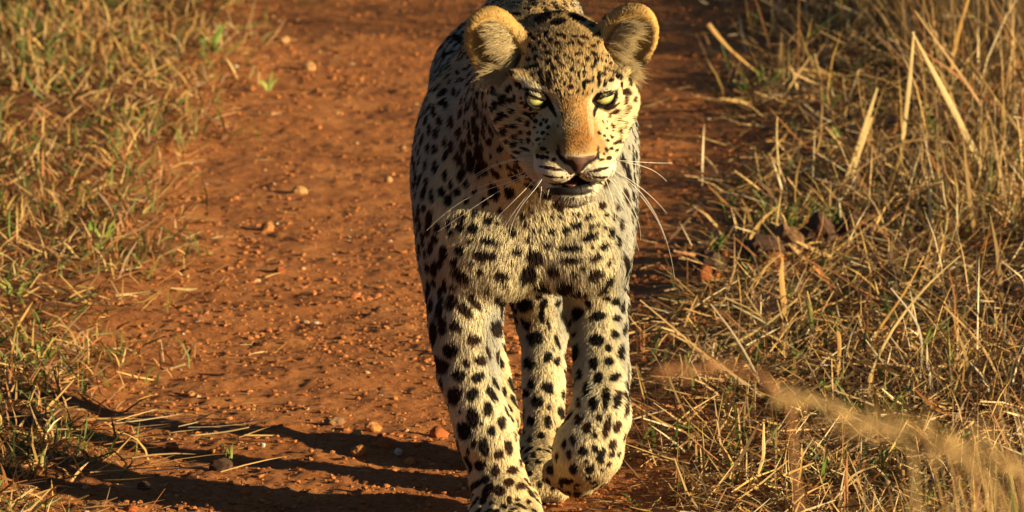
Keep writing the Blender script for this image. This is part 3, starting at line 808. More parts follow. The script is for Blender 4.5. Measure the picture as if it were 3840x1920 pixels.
def spot_field(P, N, wob=.35):
    """1 inside a marking, 0 outside"""
    v = np.full(len(P), 9.0)
    ck = np.floor(P / .04).astype(int)
    keys, inv = np.unique(ck, axis=0, return_inverse=True)
    inv = inv.ravel(); order = np.argsort(inv, kind='stable'); bounds = np.searchsorted(inv[order], np.arange(len(keys) + 1))
    rad = 1 / np.linalg.norm(SU[:, :2], axis=2).max(1)
    ext = np.array([max(np.linalg.norm(np.linalg.inv(I)[:, 0]), np.linalg.norm(np.linalg.inv(I)[:, 1])) for I in SU])
    for k, key in enumerate(keys):
        lo_ = key * .04; hi_ = lo_ + .04
        dd = np.maximum(np.maximum(lo_ - SC, SC - hi_), 0)
        cand = np.nonzero((dd ** 2).sum(1) < (ext * 1.4) ** 2)[0]
        if not len(cand): continue
        ids = order[bounds[k]:bounds[k + 1]]
        Q = P[ids]; M = N[ids]
        D = Q[:, None, :] - SC[cand][None]
        L = np.einsum('pck,cjk->pcj', D, SU[cand])
        e = np.sqrt(L[..., 0] ** 2 + L[..., 1] ** 2)
        e = np.where((np.abs(L[..., 2]) < 1) & (np.einsum('pk,ck->pc', M, SN[cand]) > .1), e, 9)
        v[ids] = e.min(1)
    v = v + wob * .55 * vnoise(P, 260, 11) + wob * .35 * vnoise(P, 110, 12)
    return np.clip((1.12 - v) / .22, 0, 1)

TAWNY = np.array([.45, .27, .10]); BUFF = np.array([.63, .44, .20]); CREAM = np.array([.80, .68, .43])
WHITE = np.array([.86, .80, .66]); BLACK = np.array([.013, .010, .009]); UMBER = np.array([.045, .020, .012])
def sm(x, a, b):
    t = np.clip((x - a) / (b - a), 0, 1); return t * t * (3 - 2 * t)
def mixc(A, B, w): return A + (B - A) * w[:, None]
def head_to_px(H):
    P = HO + (np.asarray(H) @ MH) * .01
    return world_to_px(P)
def seg_dist(px, py, line):
    """pixel distance minus radius to a drawn line of (x, y, radius)"""
    best = np.full(px.shape, 1e3)
    for (x0, y0, r0), (x1, y1, r1) in zip(line[:-1], line[1:]):
        dx, dy = x1 - x0, y1 - y0
        t = np.clip(((px - x0) * dx + (py - y0) * dy) / (dx * dx + dy * dy), 0, 1)
        best = np.minimum(best, np.hypot(px - x0 - t * dx, py - y0 - t * dy) - (r0 + (r1 - r0) * t))
    return best
def lip_zone(H):
    """dark lips and mouth"""
    px, py = head_to_px(H)
    up = np.interp(px, [2005, 2030, 2084, 2130, 2168, 2195, 2224], [712, 706, 700, 694, 684, 700, 712])
    lo_ = np.interp(px, [2005, 2040, 2100, 2146, 2195, 2228], [724, 733, 735, 738, 732, 718])
    return sm(py, up - 3, up + 4) * (1 - sm(py, lo_ - 4, lo_ + 3)) * sm(px, 2006, 2020) * (1 - sm(px, 2218, 2230)) * (H[:, 1] > 1.0)
def nose_zone(H):
    px, py = head_to_px(H)
    top = 584 + 5 * np.cos((px - 2171) / 24)
    wl = np.interp(py, [580, 600, 625, 650, 662], [50, 48, 22, 8, 4]); wr = np.interp(py, [580, 600, 618, 640, 662], [60, 54, 24, 8, 4])
    dx = px - 2173
    wd = np.where(dx < 0, wl, wr)
    return (1 - sm(np.abs(dx) - wd, -3, 4)) * sm(py, top - 4, top + 3) * (1 - sm(py, 655, 664)) * (H[:, 1] > 6.0)
NOSTRIL = [[(2094, 545, 3), (2099, 585, 7), (2122, 606, 9), (2146, 616, 10), (2156, 636, 8), (2166, 650, 4)],
           [(2243, 548, 2.5), (2243, 588, 5), (2222, 603, 5), (2196, 618, 6), (2183, 638, 4)],
           [(2169, 648, 4), (2165, 684, 6)]]
def nostril_zone(H):
    px, py = head_to_px(H)
    d = np.minimum.reduce([seg_dist(px, py, l) for l in NOSTRIL])
    return (1 - sm(d, -2, 3)) * (H[:, 1] > 3.5)
TEAR = [[(1946, 335, 3), (1985, 337, 7), (2030, 349, 8), (2052, 372, 11), (2070, 408, 9), (2087, 440, 4)],
        [(2312, 350, 4), (2290, 346, 5), (2250, 352, 4)],
        [(2234, 378, 6), (2238, 398, 8), (2229, 420, 6), (2228, 436, 4)],
        [(1978, 342, 5), (1987, 368, 4), (2018, 388, 5), (2045, 395, 8)],
        [(2306, 348, 5), (2296, 374, 5), (2265, 390, 5), (2240, 390, 6)]]
def eye_zone(H):
    """distance-like (cm) to the nearer eye opening and to the dark lines drawn round it"""
    px, py = head_to_px(H)
    f = (H[:, 1] > -3.0)
    e = np.minimum(eye_open(H, -1), eye_open(H, 1))
    d = np.minimum.reduce([seg_dist(px, py, l) for l in TEAR]) / 31.9 + .34
    return np.where(f, np.minimum(e, d), 9)
def ear_hollow(H):
    r = np.zeros(len(H))
    for s in (-1, 1):
        R_ = rotz(s * 20) @ roty(s * 28)
        Q = (H - np.array([(EARX[s] + .15) * s, -4.9, 3.9])) @ R_.T
        r = np.maximum(r, 1 - sm(np.sqrt(((Q / np.array([2.9, 2.4, 4.0])) ** 2).sum(1)), .98, 1.10))
    return r
def coat(P, N, shaft=True):
    H = to_head(P)
    n = len(P)
    # body: tawny above, cream below and in front
    up = sm(P[:, 2] + .05 * fbm(P, 9, 2, 4), .40, .56)
    upn = sm(N[:, 2] + .15 * vnoise(P, 14, 6), -.1, .55)
    back = np.clip(up * (.35 + .65 * upn) + sm(N[:, 1], .0, .5) * .3, 0, 1)
    frontw = sm(-N[:, 1] + .4 * (P[:, 1] < .12), .1, .7) * (P[:, 1] < .2)
    side = sm(np.abs(P[:, 0] - .02), .085, .12) * sm(P[:, 2], .30, .42) * .55
    back = np.clip(np.maximum(back, side) * (1 - .85 * frontw * (P[:, 2] < .52)), 0, 1)
    c = mixc(np.tile(CREAM, (n, 1)), BUFF, np.clip(back * 1.3, 0, 1)); c = mixc(c, TAWNY, np.clip(back * 1.2 - .5, 0, 1) * .8)
    side_shade = sm(np.abs(N[:, 0]) + .2 * vnoise(P, 12, 17), .4, .85) * sm(P[:, 2], .12, .2) * (1 - sm(P[:, 2], .52, .6))
    c = mixc(c, np.array([.38, .36, .30]), side_shade * .95)  # sides tinted darker and greyer, shade put into the coat colour
    low = 1 - sm(P[:, 2], .04, .17)
    c = mixc(c, BUFF, low * .6)
    # head
    hw = sm(H[:, 1], -9.5, -8.0) * sm(H[:, 2], -13, -11)
    hc = mixc(np.tile(CREAM * .5 + BUFF * .5, (n, 1)), BUFF, sm(H[:, 2], .2, 1.6))
    hc = mixc(hc, TAWNY * .9 + .1 * BUFF, sm(H[:, 2] - .10 * H[:, 1], 3.2, 5.6) * .55)
    qx, qy = world_to_px(P)                       # the tawny of the nose bridge widens into the sides of the muzzle
    wl = np.interp(qy, [330, 440, 510, 575], [2098, 2088, 2040, 1998]); wr = np.interp(qy, [330, 440, 510, 575], [2196, 2230, 2255, 2288])
    tw = sm(qx, wl - 14, wl + 14) * (1 - sm(qx, wr - 14, wr + 14)) * sm(qy, 325, 375) * (1 - sm(qy, 566, 590)) * sm(H[:, 1], -1.5, .5) * (H[:, 2] > -6)
    hc = mixc(hc, np.array([.45, .235, .072]), tw * (.88 + .2 * vnoise(P, 90, 23)))
    deep = (1 - sm(np.hypot((qx - 2172) / 62, (qy - 515) / 55), .4, 1.1)) * tw
    hc = mixc(hc, np.array([.40, .185, .050]), deep * .85)
    pale = (1 - sm(np.abs(H[:, 2] - 1.5 - .22 * (np.abs(H[:, 0]) - 4)), .45, .9)) * sm(np.abs(H[:, 0]), 2.6, 3.6) * (1 - sm(np.abs(H[:, 0]), 6.0, 7.0)) * (H[:, 1] > -4)
    hc = mixc(hc, CREAM * 1.0, pale)
    inner = (1 - sm(np.hypot((np.abs(H[:, 0]) - 1.95) / .42, (H[:, 2] + 1.0) / 1.0), .8, 1.2)) * (H[:, 1] > -1)
    hc = mixc(hc, CREAM, inner * .35)
    muz = sm(H[:, 1], 3.5, 5.0) * (1 - sm(H[:, 2], -5.1, -4.3))
    hc = mixc(hc, WHITE, muz * .55)
    hc = mixc(hc, np.array([.48, .42, .32]), (1 - sm(H[:, 2], -10.2, -9.0)) * sm(H[:, 1], 2, 4))  # chin fur greyed, the shade below the mouth painted in
    ears = sm(H[:, 2], 1.0, 2.6) * sm(np.abs(H[:, 0]), 5.0, 6.0) * (H[:, 1] < -3.2)
    earfront = sm(-N @ -HF, -.4, .2)
    hc = mixc(hc, np.array([.58, .35, .11]), ears * .9)
    hol = ear_hollow(H); hc = mixc(hc, np.array([.42, .28, .13]), hol)
    c = mixc(c, hc, hw)
    nape_shade = sm(-H[:, 1], 9.5, 11.0) * sm(H[:, 2], -4.5, -1.5) * (1 - sm(-H[:, 1], 15, 20)) * (1 - sm(np.abs(H[:, 0]), 5, 8))
    c = mixc(c, TAWNY * .35, nape_shade * .65)  # dark band behind the crown: shadow on the nape painted into the coat
    c = c * (1 + .10 * fbm(P, 40, 2, 21))[:, None]
    sp = spot_field(P, N)
    sp = sp * (1 - ears * .9)
    dk = mixc(np.tile(BLACK, (n, 1)), UMBER, np.clip(.5 + vnoise(P, 30, 14), 0, 1) * (P[:, 1] < .02))
    c = c * (1 - sp[:, None]) + dk * sp[:, None]
    return c, H
# ------------------------------------------------------------------ skin
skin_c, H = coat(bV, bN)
nz = nose_zone(H); lz = lip_zone(H); ez = 1 - sm(eye_zone(H), .28, .42)
inner_mouth = sm(H[:, 1], 0, 1) * (1 - sm(np.abs(H[:, 2] + 7.75), .4, .7)) * (np.abs(H[:, 0]) < 3.4)
skin_c = skin_c * .85
skin_c = mixc(skin_c, np.array([.105, .048, .034]), nz)
nost = nostril_zone(H)
skin_c = mixc(skin_c, BLACK, nost)
skin_c = mixc(skin_c, np.array([.010, .006, .005]), np.maximum(lz, inner_mouth))
skin_c = mixc(skin_c, BLACK, ez)
wet = np.clip(lz * 1.0 + nz * .45 + (np.minimum(eye_open(H, -1), eye_open(H, 1)) < .15) * (H[:, 1] > -3) * .4, 0, 1)
m_skin, nt, b = new_mat('leopard_skin')
at_ = nt.nodes.new('ShaderNodeAttribute'); at_.attribute_name = 'col'
nt.links.new(at_.outputs['Color'], b.inputs['Base Color'])
at2 = nt.nodes.new('ShaderNodeAttribute'); at2.attribute_name = 'wet'
mr = nt.nodes.new('ShaderNodeMapRange'); mr.inputs['To Min'].default_value = .75; mr.inputs['To Max'].default_value = .38; b.inputs['Specular IOR Level'].default_value = .22
nt.links.new(at2.outputs['Fac'], mr.inputs['Value']); nt.links.new(mr.outputs[0], b.inputs['Roughness'])
bn = nt.nodes.new('ShaderNodeBump'); bn.inputs['Distance'].default_value = .0006
nn_ = noise_node(nt, 900, 3); tc = nt.nodes.new('ShaderNodeTexCoord'); nt.links.new(tc.outputs['Object'], nn_.inputs['Vector'])
nt.links.new(nn_.outputs['Fac'], bn.inputs['Height']); nt.links.new(bn.outputs[0], b.inputs['Normal'])
LO = np.array(LEO.location)
body = mesh_obj('body', bV - LO, bF, m_skin, LEO, colors=np.clip(skin_c, 0, 1), extra={'wet': wet})

# ------------------------------------------------------------------ eyes
def uv_sphere(c, r, nu=32, nv=20, axis=None):
    V = []; F = []
    a = norm(axis) if axis is not None else np.array([0, 0, 1.0])
    t = norm(np.cross(a, [0.3, 0.2, 1.0])); t2 = np.cross(a, t)
    for i in range(nv + 1):
        th = math.pi * i / nv
        for j in range(nu):
            ph = 2 * math.pi * j / nu
            V.append(c + (a * math.cos(th) + (t * math.cos(ph) + t2 * math.sin(ph)) * math.sin(th)) * r)
    for i in range(nv):
        for j in range(nu):
            F.append((i * nu + j, i * nu + (j + 1) % nu, (i + 1) * nu + (j + 1) % nu, (i + 1) * nu + j))
    return np.array(V), np.array(F)
m_eye, nt, b = new_mat('leopard_eye')
at_ = nt.nodes.new('ShaderNodeAttribute'); at_.attribute_name = 'col'
nt.links.new(at_.outputs['Color'], b.inputs['Base Color'])
b.inputs['Roughness'].default_value = .25; b.inputs['Coat Weight'].default_value = .35; b.inputs['Coat Roughness'].default_value = .03
for s in (-1, 1):
    c = head_pt(s * 4.08, -.8, 0)
    gaze = norm(CAM + np.array([.4, 0, -.3]) - c)
    V, F = uv_sphere(c, .0178, 48, 60, gaze)
    ang = np.degrees(np.arccos(np.clip(norm(V - c) @ gaze, -1, 1)))
    irisc = np.array([.62, .60, .23]) * (1 + .18 * vnoise(V, 1500, 2))[:, None]
    colr = mixc(irisc, np.array([.30, .30, .08]), sm(ang, 28, 37))
    colr = mixc(colr, np.array([.02, .015, .01]), sm(ang, 38, 41))
    colr = mixc(colr, np.array([.004, .004, .004]), 1 - sm(ang, 6.0, 8.0))
    e = mesh_obj('eye', V - LO, F, m_eye, LEO, colors=np.clip(colr, 0, 1))
# tongue and lower incisor gum showing in the open mouth
m_tong, nt, b = new_mat('tongue'); b.inputs['Base Color'].default_value = (.08, .03, .02, 1); b.inputs['Roughness'].default_value = .35
V, F = uv_sphere(np.zeros(3), 1.0, 24, 14)
V = np.array([head_pt(-.5 + v[0] * 1.1, 5.2 + v[1] * 2.0, -7.9 + v[2] * .3) for v in V])
mesh_obj('tongue', V - LO, F, m_tong, LEO)

# ------------------------------------------------------------------ fur
def curves_obj(name, PTS, RAD, COLS, mat, parent, NRM=None):
    n, k, _ = PTS.shape
    cu = bpy.data.hair_curves.new(name)
    cu.add_curves([k] * n)
    cu.attributes['position'].data.foreach_set('vector', PTS.astype(np.float32).ravel())
    ra = cu.attributes.get('radius') or cu.attributes.new('radius', 'FLOAT', 'POINT')
    ra.data.foreach_set('value', np.ascontiguousarray(RAD, np.float32).ravel())
    ca = cu.attributes.new('col', 'FLOAT_COLOR', 'CURVE')
    c4 = np.ones((n, 4), np.float32); c4[:, :3] = COLS; ca.data.foreach_set('color', c4.ravel())
    if NRM is not None:
        va = cu.attributes.new('coat_normal', 'FLOAT_VECTOR', 'CURVE'); va.data.foreach_set('vector', np.ascontiguousarray(NRM, np.float32).ravel())
    cu.materials.append(mat)
    o = bpy.data.objects.new(name, cu); COL.objects.link(o); o.parent = parent
    return o
def fur_mat(name, rough=.5):
    m = bpy.data.materials.new(name); m.use_nodes = True; nt = m.node_tree
    for n_ in list(nt.nodes): nt.nodes.remove(n_)
    out = nt.nodes.new('ShaderNodeOutputMaterial')
    a = nt.nodes.new('ShaderNodeAttribute'); a.attribute_name = 'col'
    hb = nt.nodes.new('ShaderNodeBsdfHairPrincipled'); hb.model = 'CHIANG'; hb.parametrization = 'COLOR'
    hb.inputs['Roughness'].default_value = .45; hb.inputs['Radial Roughness'].default_value = .75
    hb.inputs['Coat'].default_value = 0.0
    nt.links.new(a.outputs['Color'], hb.inputs['Color'])
    df = nt.nodes.new('ShaderNodeBsdfDiffuse'); nt.links.new(a.outputs['Color'], df.inputs['Color'])
    na = nt.nodes.new('ShaderNodeAttribute'); na.attribute_name = 'coat_normal'      # the lie of the coat: hair shades with the skin under it
    ge = nt.nodes.new('ShaderNodeNewGeometry')
    vm = nt.nodes.new('ShaderNodeVectorMath'); vm.operation = 'SCALE'; vm.inputs['Scale'].default_value = .35; nt.links.new(ge.outputs['Normal'], vm.inputs[0])
    va = nt.nodes.new('ShaderNodeVectorMath'); va.operation = 'ADD'; nt.links.new(na.outputs['Vector'], va.inputs[0]); nt.links.new(vm.outputs[0], va.inputs[1])
    vn = nt.nodes.new('ShaderNodeVectorMath'); vn.operation = 'NORMALIZE'; nt.links.new(va.outputs[0], vn.inputs[0]); nt.links.new(vn.outputs[0], df.inputs['Normal'])
    mx = nt.nodes.new('ShaderNodeMixShader'); mx.inputs[0].default_value = FUR_DIFF
    nt.links.new(hb.outputs[0], mx.inputs[1]); nt.links.new(df.outputs[0], mx.inputs[2])
    nt.links.new(mx.outputs[0], out.inputs['Surface'])
    return m
FUR_DIFF = .9
m_fur = fur_mat('leopard_fur')
vis = (tri_n @ -_fw) > -.35
hc_ = to_head(tri_c)
inhead = (hc_[:, 1] > -9) & (hc_[:, 2] > -13)
dens = np.where(vis, 1.0, .18) * np.where(inhead, 2.2, 1.0)
# the nose, lips, eye rims and mouth stay bare
hb_ = (nose_zone(hc_) > .3) | (nostril_zone(hc_) > .6) & (hc_[:, 1] > 6.5) | (lip_zone(hc_) > .45) | (np.minimum(eye_open(hc_, -1), eye_open(hc_, 1)) < .14) & (hc_[:, 1] > -3)
inside = (hc_[:, 1] > .5) & (np.abs(hc_[:, 2] + 7.75) < .6) & (np.abs(hc_[:, 0]) < 3.2) & (hc_[:, 1] < 7.0)
dens = dens * ~(hb_ | inside)
NFUR = 560000
pk = rng.choice(len(bF), NFUR, p=tri_a * dens / (tri_a * dens).sum())
r1 = np.sqrt(rng.random(NFUR)); r2 = rng.random(NFUR)
A_, B_, C_ = bV[bF[pk, 0]], bV[bF[pk, 1]], bV[bF[pk, 2]]
w0, w1, w2 = (1 - r1)[:, None], (r1 * (1 - r2))[:, None], (r1 * r2)[:, None]
root = A_ * w0 + B_ * w1 + C_ * w2
nrm = norm(bN[bF[pk, 0]] * w0 + bN[bF[pk, 1]] * w1 + bN[bF[pk, 2]] * w2)
fl = flow_at(root, nrm)
H = to_head(root)
# hair length, metres
inh = sm(H[:, 1], -9.5, -7.5) * sm(H[:, 2], -13, -11)
Lb = np.interp(root[:, 2], [0, .04, .12, .22, .30, .45, .7], [.005, .005, .008, .009, .010, .010, .009])
lobe = (root[:, 1] < .06) * sm(root[:, 2], .24, .27) * (1 - sm(root[:, 2], .33, .40))
Lb = Lb + lobe * .008 * sm(-nrm[:, 2], .1, .7)
Lh = .0075 * np.ones(NFUR)
Lh = np.where(H[:, 1] > .5, np.interp(H[:, 1], [.5, 3, 8.5], [.0065, .004, .0028]), Lh)
Lh = np.where((H[:, 2] < -6.5) & (H[:, 1] < 5.5), .011, Lh); Lh = np.where((H[:, 2] < -9.0) & (H[:, 1] >= 5.5), .009, Lh)
Lh = np.where((np.abs(H[:, 0]) > 5) & (H[:, 2] < -1), .013, Lh)
ezd = eye_zone(H); Lh = np.minimum(Lh, .0018 + .004 * np.clip(ezd, 0, 2))
isear = (H[:, 2] > 1.8) & (np.abs(H[:, 0]) > 5.4) & (H[:, 1] < -3.4)
Lh = np.where(isear, .0042, Lh); hol_ = ear_hollow(H); Lh = np.where(hol_ > .5, .003, Lh)
L = (Lb * (1 - inh) + Lh * inh) * rng.uniform(.65, 1.15, NFUR)
clump = np.stack([vnoise(root, 120, 31), vnoise(root, 120, 32), vnoise(root, 120, 33)], 1)
rnd = rng.normal(0, 1, (NFUR, 3))
lift = np.where(inh > .5, np.interp(L, [.002, .008], [.15, .35]), .5)[:, None]
clump = clump * np.interp(L, [.004, .012], [.35, 1.0])[:, None]
d1 = norm(fl + nrm * lift + rnd * .11 + clump * .06)
d2 = norm(fl + nrm * lift * .4 + rnd * .10 + clump * .12)
d3 = norm(fl + nrm * .02 + rnd * .12 + clump * .14 + np.array([0, 0, -.08]))
L_ = L[:, None]
p1 = root + d1 * L_ * .33; p2 = p1 + d2 * L_ * .34; p3 = p2 + d3 * L_ * .33
PTS = np.stack([root - nrm * .0005, p1, p2, p3], 1)
samp = root + fl * L_ * .42
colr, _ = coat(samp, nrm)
v_ = rng.uniform(.78, 1.18, NFUR)[:, None]
colr = np.clip(colr * v_, 0, .93)
ezm = 1 - sm(ezd, .30, .44)
colr = mixc(colr, BLACK, ezm)
lzf = np.maximum(lip_zone(H), nostril_zone(H)); colr = mixc(colr, BLACK, sm(lzf, .1, .5))
R0 = np.interp(L, [.002, .006, .02], [.00025, .00031, .00036]) * np.where((nrm @ -_fw) > -.35, 1, 1.8)
RAD = R0[:, None] * np.array([1.0, .9, .65, .15])
fur = curves_obj('fur', PTS - LO, RAD, colr, m_fur, LEO, norm(nrm + .25 * norm(fl * 0 + clump) ))

# long pale hair in the ears: locks that sweep from the inner edge over the hollow
def tufts():
    P0, P1, P2, P3, CC = [], [], [], [], []
    for s in (-1, 1):
        R_ = rotz(s * 20) @ roty(s * 28) @ MH       # rows: ear x, ear forward, ear up
        ctr = head_pt(s * (EARX[s] + .15), -5.2, 3.8)
        for lock in range(190):
            u = rng.random()
            ez_ = -3.4 + 5.6 * u + rng.normal(0, .2)
            ex = -s * 2.2 * math.sqrt(max(0, 1 - (ez_ / 3.6) ** 2)) * rng.uniform(.55, 1.1)
            if lock > 140: ex = s * rng.uniform(-.5, 1.8); ez_ = rng.uniform(-3.6, -2.0)
            r0 = ctr + (R_[0] * ex + R_[2] * ez_ + R_[1] * rng.uniform(-.8, .0)) * .01
            tgt = norm(R_[0] * s * rng.uniform(.5, 1.0) + R_[2] * (rng.uniform(-.15, .45) + .5 * u) + R_[1] * rng.uniform(.1, .4))
            Ll = rng.uniform(.016, .036); shade = rng.uniform(.55, 1.05)
            cen = CREAM * .35 + BUFF * .62
            for h_ in range(13):
                j = rng.normal(0, .0011, 3); L = Ll * rng.uniform(.6, 1.1)
                t2 = norm(tgt + rng.normal(0, .09, 3))
                root = r0 + j * 1.9
                q1 = root + norm(R_[1] * .6 + t2 * .7) * L * .33; q2 = q1 + norm(t2 * 1 + rng.normal(0, .07, 3)) * L * .35; q3 = q2 + norm(t2 - R_[2] * .25 - R_[1] * .2 + rng.normal(0, .10, 3)) * L * .32
                P0.append(root); P1.append(q1); P2.append(q2); P3.append(q3)
                CC.append(cen * shade * rng.uniform(.75, 1.15))
    return np.stack([P0, P1, P2, P3], 1), np.clip(np.array(CC), 0, .95)
T, CC = tufts()
curves_obj('ear_hair', T - LO, np.full((len(T), 1), .00020) * np.array([1, 1, .8, .3]), CC, m_fur, LEO, np.tile(norm(HF + .4 * HU), (len(T), 1)))

# whiskers, each its own part: root and three further picture points with their depth
m_wh, nt, b = new_mat('whisker'); b.inputs['Base Color'].default_value = (.85, .80, .68, 1); b.inputs['Roughness'].default_value = .35
def tube(pts, r0, r1, sides=5, n=14):
    P = np.array(pts, float)
    t = np.linspace(0, 1, n); k = len(P)
    # polynomial through the control points (Lagrange)
    u = np.linspace(0, 1, k); Q = np.zeros((n, 3))
    for i in range(k):
        l = np.ones(n)
        for j in range(k):
            if j != i: l *= (t - u[j]) / (u[i] - u[j])
        Q += l[:, None] * P[i]
    T = norm(np.gradient(Q, axis=0)); a = norm(np.cross(T, [.13, .31, .94])); b2 = np.cross(T, a)
    R = np.linspace(r0, r1, n)
    V = []; F = []
    for i in range(n):
        for j in range(sides):
            an = 2 * math.pi * j / sides
            V.append(Q[i] + (a[i] * math.cos(an) + b2[i] * math.sin(an)) * R[i])
    for i in range(n - 1):
        for j in range(sides):
            F.append((i * sides + j, i * sides + (j + 1) % sides, (i + 1) * sides + (j + 1) % sides, (i + 1) * sides + j))
    return np.array(V), np.array(F)
WH = [  # picture points in full-size pixels; depth runs from the muzzle outwards
 [(1992, 590), (1915, 600), (1830, 628), (1755, 680)], [(1992, 592), (1900, 608), (1820, 640), (1745, 700)],
 [(1984, 637), (1900, 668), (1790, 705), (1705, 755)], [(1990, 640), (1890, 690), (1760, 740), (1600, 865)],
 [(2000, 655), (1900, 700), (1780, 775), (1640, 870)], [(2005, 672), (1940, 740), (1880, 800), (1800, 890)],
 [(2032, 665), (1975, 735), (1915, 815), (1840, 950)], [(2036, 665), (1980, 740), (1925, 830), (1905, 990)],
 [(2052, 700), (2040, 725), (2030, 745), (2025, 765)],
 [(2030, 700), (2028, 730), (2024, 755), (2026, 775)], [(2062, 705), (2055, 725), (2052, 745), (2050, 755)],
 [(2300, 600), (2370, 605), (2440, 610), (2520, 611)], [(2300, 598), (2390, 618), (2450, 640), (2500, 680)],
 [(2296, 635), (2370, 680), (2440, 735), (2500, 800)], [(2298, 640), (2380, 710), (2450, 800), (2495, 900)],
 [(2296, 640), (2400, 720), (2480, 850), (2530, 1040)], [(2280, 670), (2330, 740), (2370, 850), (2395, 940)],
 [(2268, 668), (2300, 760), (2310, 850), (2300, 930)], [(2290, 660), (2350, 740), (2390, 820), (2402, 900)]]
root_y = head_pt(0, 5.6, -5.6)[1]
for i, wpts in enumerate(WH):
    hh = hit(*wpts[0])
    y0 = hh[0][1] if hh and abs(hh[0][1] - root_y) < .04 else root_y
    ys = [y0, y0 - .004, y0 + .004, y0 + .022]
    P = [at(px, py, y) for (px, py), y in zip(wpts, ys)]
    short = i in (8, 9, 10)
    V, F = tube(P, .00042 if not short else .0003, .00014, 5, 18)
    mesh_obj('whisker', V - LO, F, m_wh, LEO)
# ------------------------------------------------------------------ single stalks, leaves and plants that can be told apart
def strip(pts, wid, fold=.25, n=10, facing=None):
    """a folded leaf or stalk through 3-D points; wid = width along it (metres)"""
    P = np.array(pts, float); k = len(P)
    u = np.concatenate([[0], np.cumsum(np.linalg.norm(np.diff(P, axis=0), axis=1))]); u /= u[-1]
    t = np.linspace(0, 1, n)
    Q = np.stack([np.interp(t, u, P[:, i]) for i in range(3)], 1)
    for _ in range(2): Q[1:-1] = (Q[:-2] + 2 * Q[1:-1] + Q[2:]) / 4
    T = norm(np.gradient(Q, axis=0)); f = norm(facing if facing is not None else np.array([.3, -1, .25]))
    S = norm(np.cross(T, f)); N = np.cross(S, T)
    W = np.interp(t, np.linspace(0, 1, len(wid)), wid)[:, None]
    V = np.stack([Q - S * W / 2, Q - N * W * fold, Q + S * W / 2, Q + N * W * .06], 1).reshape(-1, 3)
    F = []
    for i in range(n - 1):
        for j in range(4):
            F.append((i * 4 + j, i * 4 + (j + 1) % 4, (i + 1) * 4 + (j + 1) % 4, (i + 1) * 4 + j))
    return V, np.array(F)
def leafcol(V, c, seed):
    return np.clip(np.array(c)[None] * (1 + .25 * fbm(V, 60, 2, seed))[:, None], 0, 1)
GSK = 'tall dry grass stalks on the right verge'
def stalk(pix, wpx, c, label, baseY=None, dy=0.0, name='grass_stalk', cat='grass stalk', group=GSK, seed=0):
    """pix: picture points, the one nearest the ground LAST; the stalk stands where that point meets the ground"""
    b_ = ground_at(*pix[-1], z=.015) if baseY is None else at(*pix[-1], baseY)
    n = len(pix)
    P = [at(px, py, b_[1] + dy * (1 - i / (n - 1))) for i, (px, py) in enumerate(pix)]
    k = np.linalg.norm(b_ - CAM) / FPX
    V, F = strip(P, [w_ * k for w_ in wpx])
    o = mesh_obj(name, V - P[-1], F, m_blade, smooth=False, colors=leafcol(V, c, seed))
    o.location = P[-1]; tag(o, label, cat, group); return o
PSTRAW = (.66, .48, .22); BSTRAW = (.42, .25, .10); OSTRAW = (.52, .30, .09)
stalk([(3428, 118), (3410, 330), (3376, 600), (3366, 690)], [5, 16, 14, 8], PSTRAW, 'broad pale straw leaf standing upright from a bent tip, upper right grass', seed=1)
stalk([(3421, 120), (3560, 380), (3650, 560), (3735, 720)], [5, 20, 24, 12], PSTRAW, 'broad pale straw leaf slanting down to the right from the same bent tip', seed=2, dy=.03)
stalk([(3640, -30), (3590, 130), (3552, 330), (3520, 480)], [6, 16, 12, 8], OSTRAW, 'orange-yellow leaf leaning out of the top edge, right of the bent leaf', seed=3)
stalk([(3430, 40), (3530, 180), (3640, 330), (3830, 640)], [4, 9, 10, 7], BSTRAW, 'long thin brown stalk crossing behind the broad slanting leaf', seed=4, dy=-.05)
stalk([(2656, 90), (2720, 170), (2800, 240), (2890, 310)], [18, 12, 8, 7], OSTRAW, 'short leaning stalk with a thick seedy tip over the far track edge', seed=5)
stalk([(3510, 510), (3390, 528), (3190, 650), (3065, 790)], [4, 7, 8, 7], BSTRAW, 'arched straw bending to the right across the middle of the grass', seed=6)
stalk([(3290, 330), (3262, 420), (3215, 560), (3160, 700)], [8, 16, 14, 10], PSTRAW, 'cluster-like pale stalk leaning right, left of the broad upright leaf', seed=7)
stalk([(3270, 440), (3240, 520), (3200, 640), (3185, 740)], [9, 14, 12, 8], PSTRAW, 'shorter pale stalk beside the leaning one', seed=8)
stalk([(3055, 200), (3080, 290), (3085, 420), (3075, 540)], [4, 6, 6, 5], BSTRAW, 'thin wavy stem rising among the grass above the dung', seed=9)
stalk([(2915, 440), (2912, 540), (2925, 650), (2932, 720)], [4, 6, 6, 5], PSTRAW, 'slender upright stem at the left border of the right grass', seed=10)
stalk([(3145, 1240), (3150, 1300), (3143, 1380), (3145, 1440)], [16, 15, 15, 14], OSTRAW, 'thick ochre stub standing upright in the lower right litter', seed=11)
stalk([(3850, 1232), (3650, 1165), (3500, 1110), (3340, 1075)], [6, 9, 9, 6], PSTRAW, 'long straw lying almost level toward the right edge', seed=12)
stalk([(3340, 1080), (3425, 1180), (3462, 1250), (3450, 1445)], [5, 8, 8, 6], (.40, .33, .24), 'grey kinked stem dropping down below the level straw', seed=13)
stalk([(3540, 1150), (3620, 1225), (3685, 1292), (3771, 1474)], [5, 8, 9, 6], BSTRAW, 'brown kinked stem right of the grey one', seed=14)
stalk([(3600, 960), (3480, 1060), (3330, 1250), (3225, 1500)], [5, 9, 10, 8], PSTRAW, 'long pale stalk leaning far to the right in the lower grass', seed=15)
stalk([(3465, 960), (3400, 1090), (3270, 1270), (3240, 1360)], [5, 8, 9, 7], OSTRAW, 'golden stalk parallel to the long leaning one', seed=16)
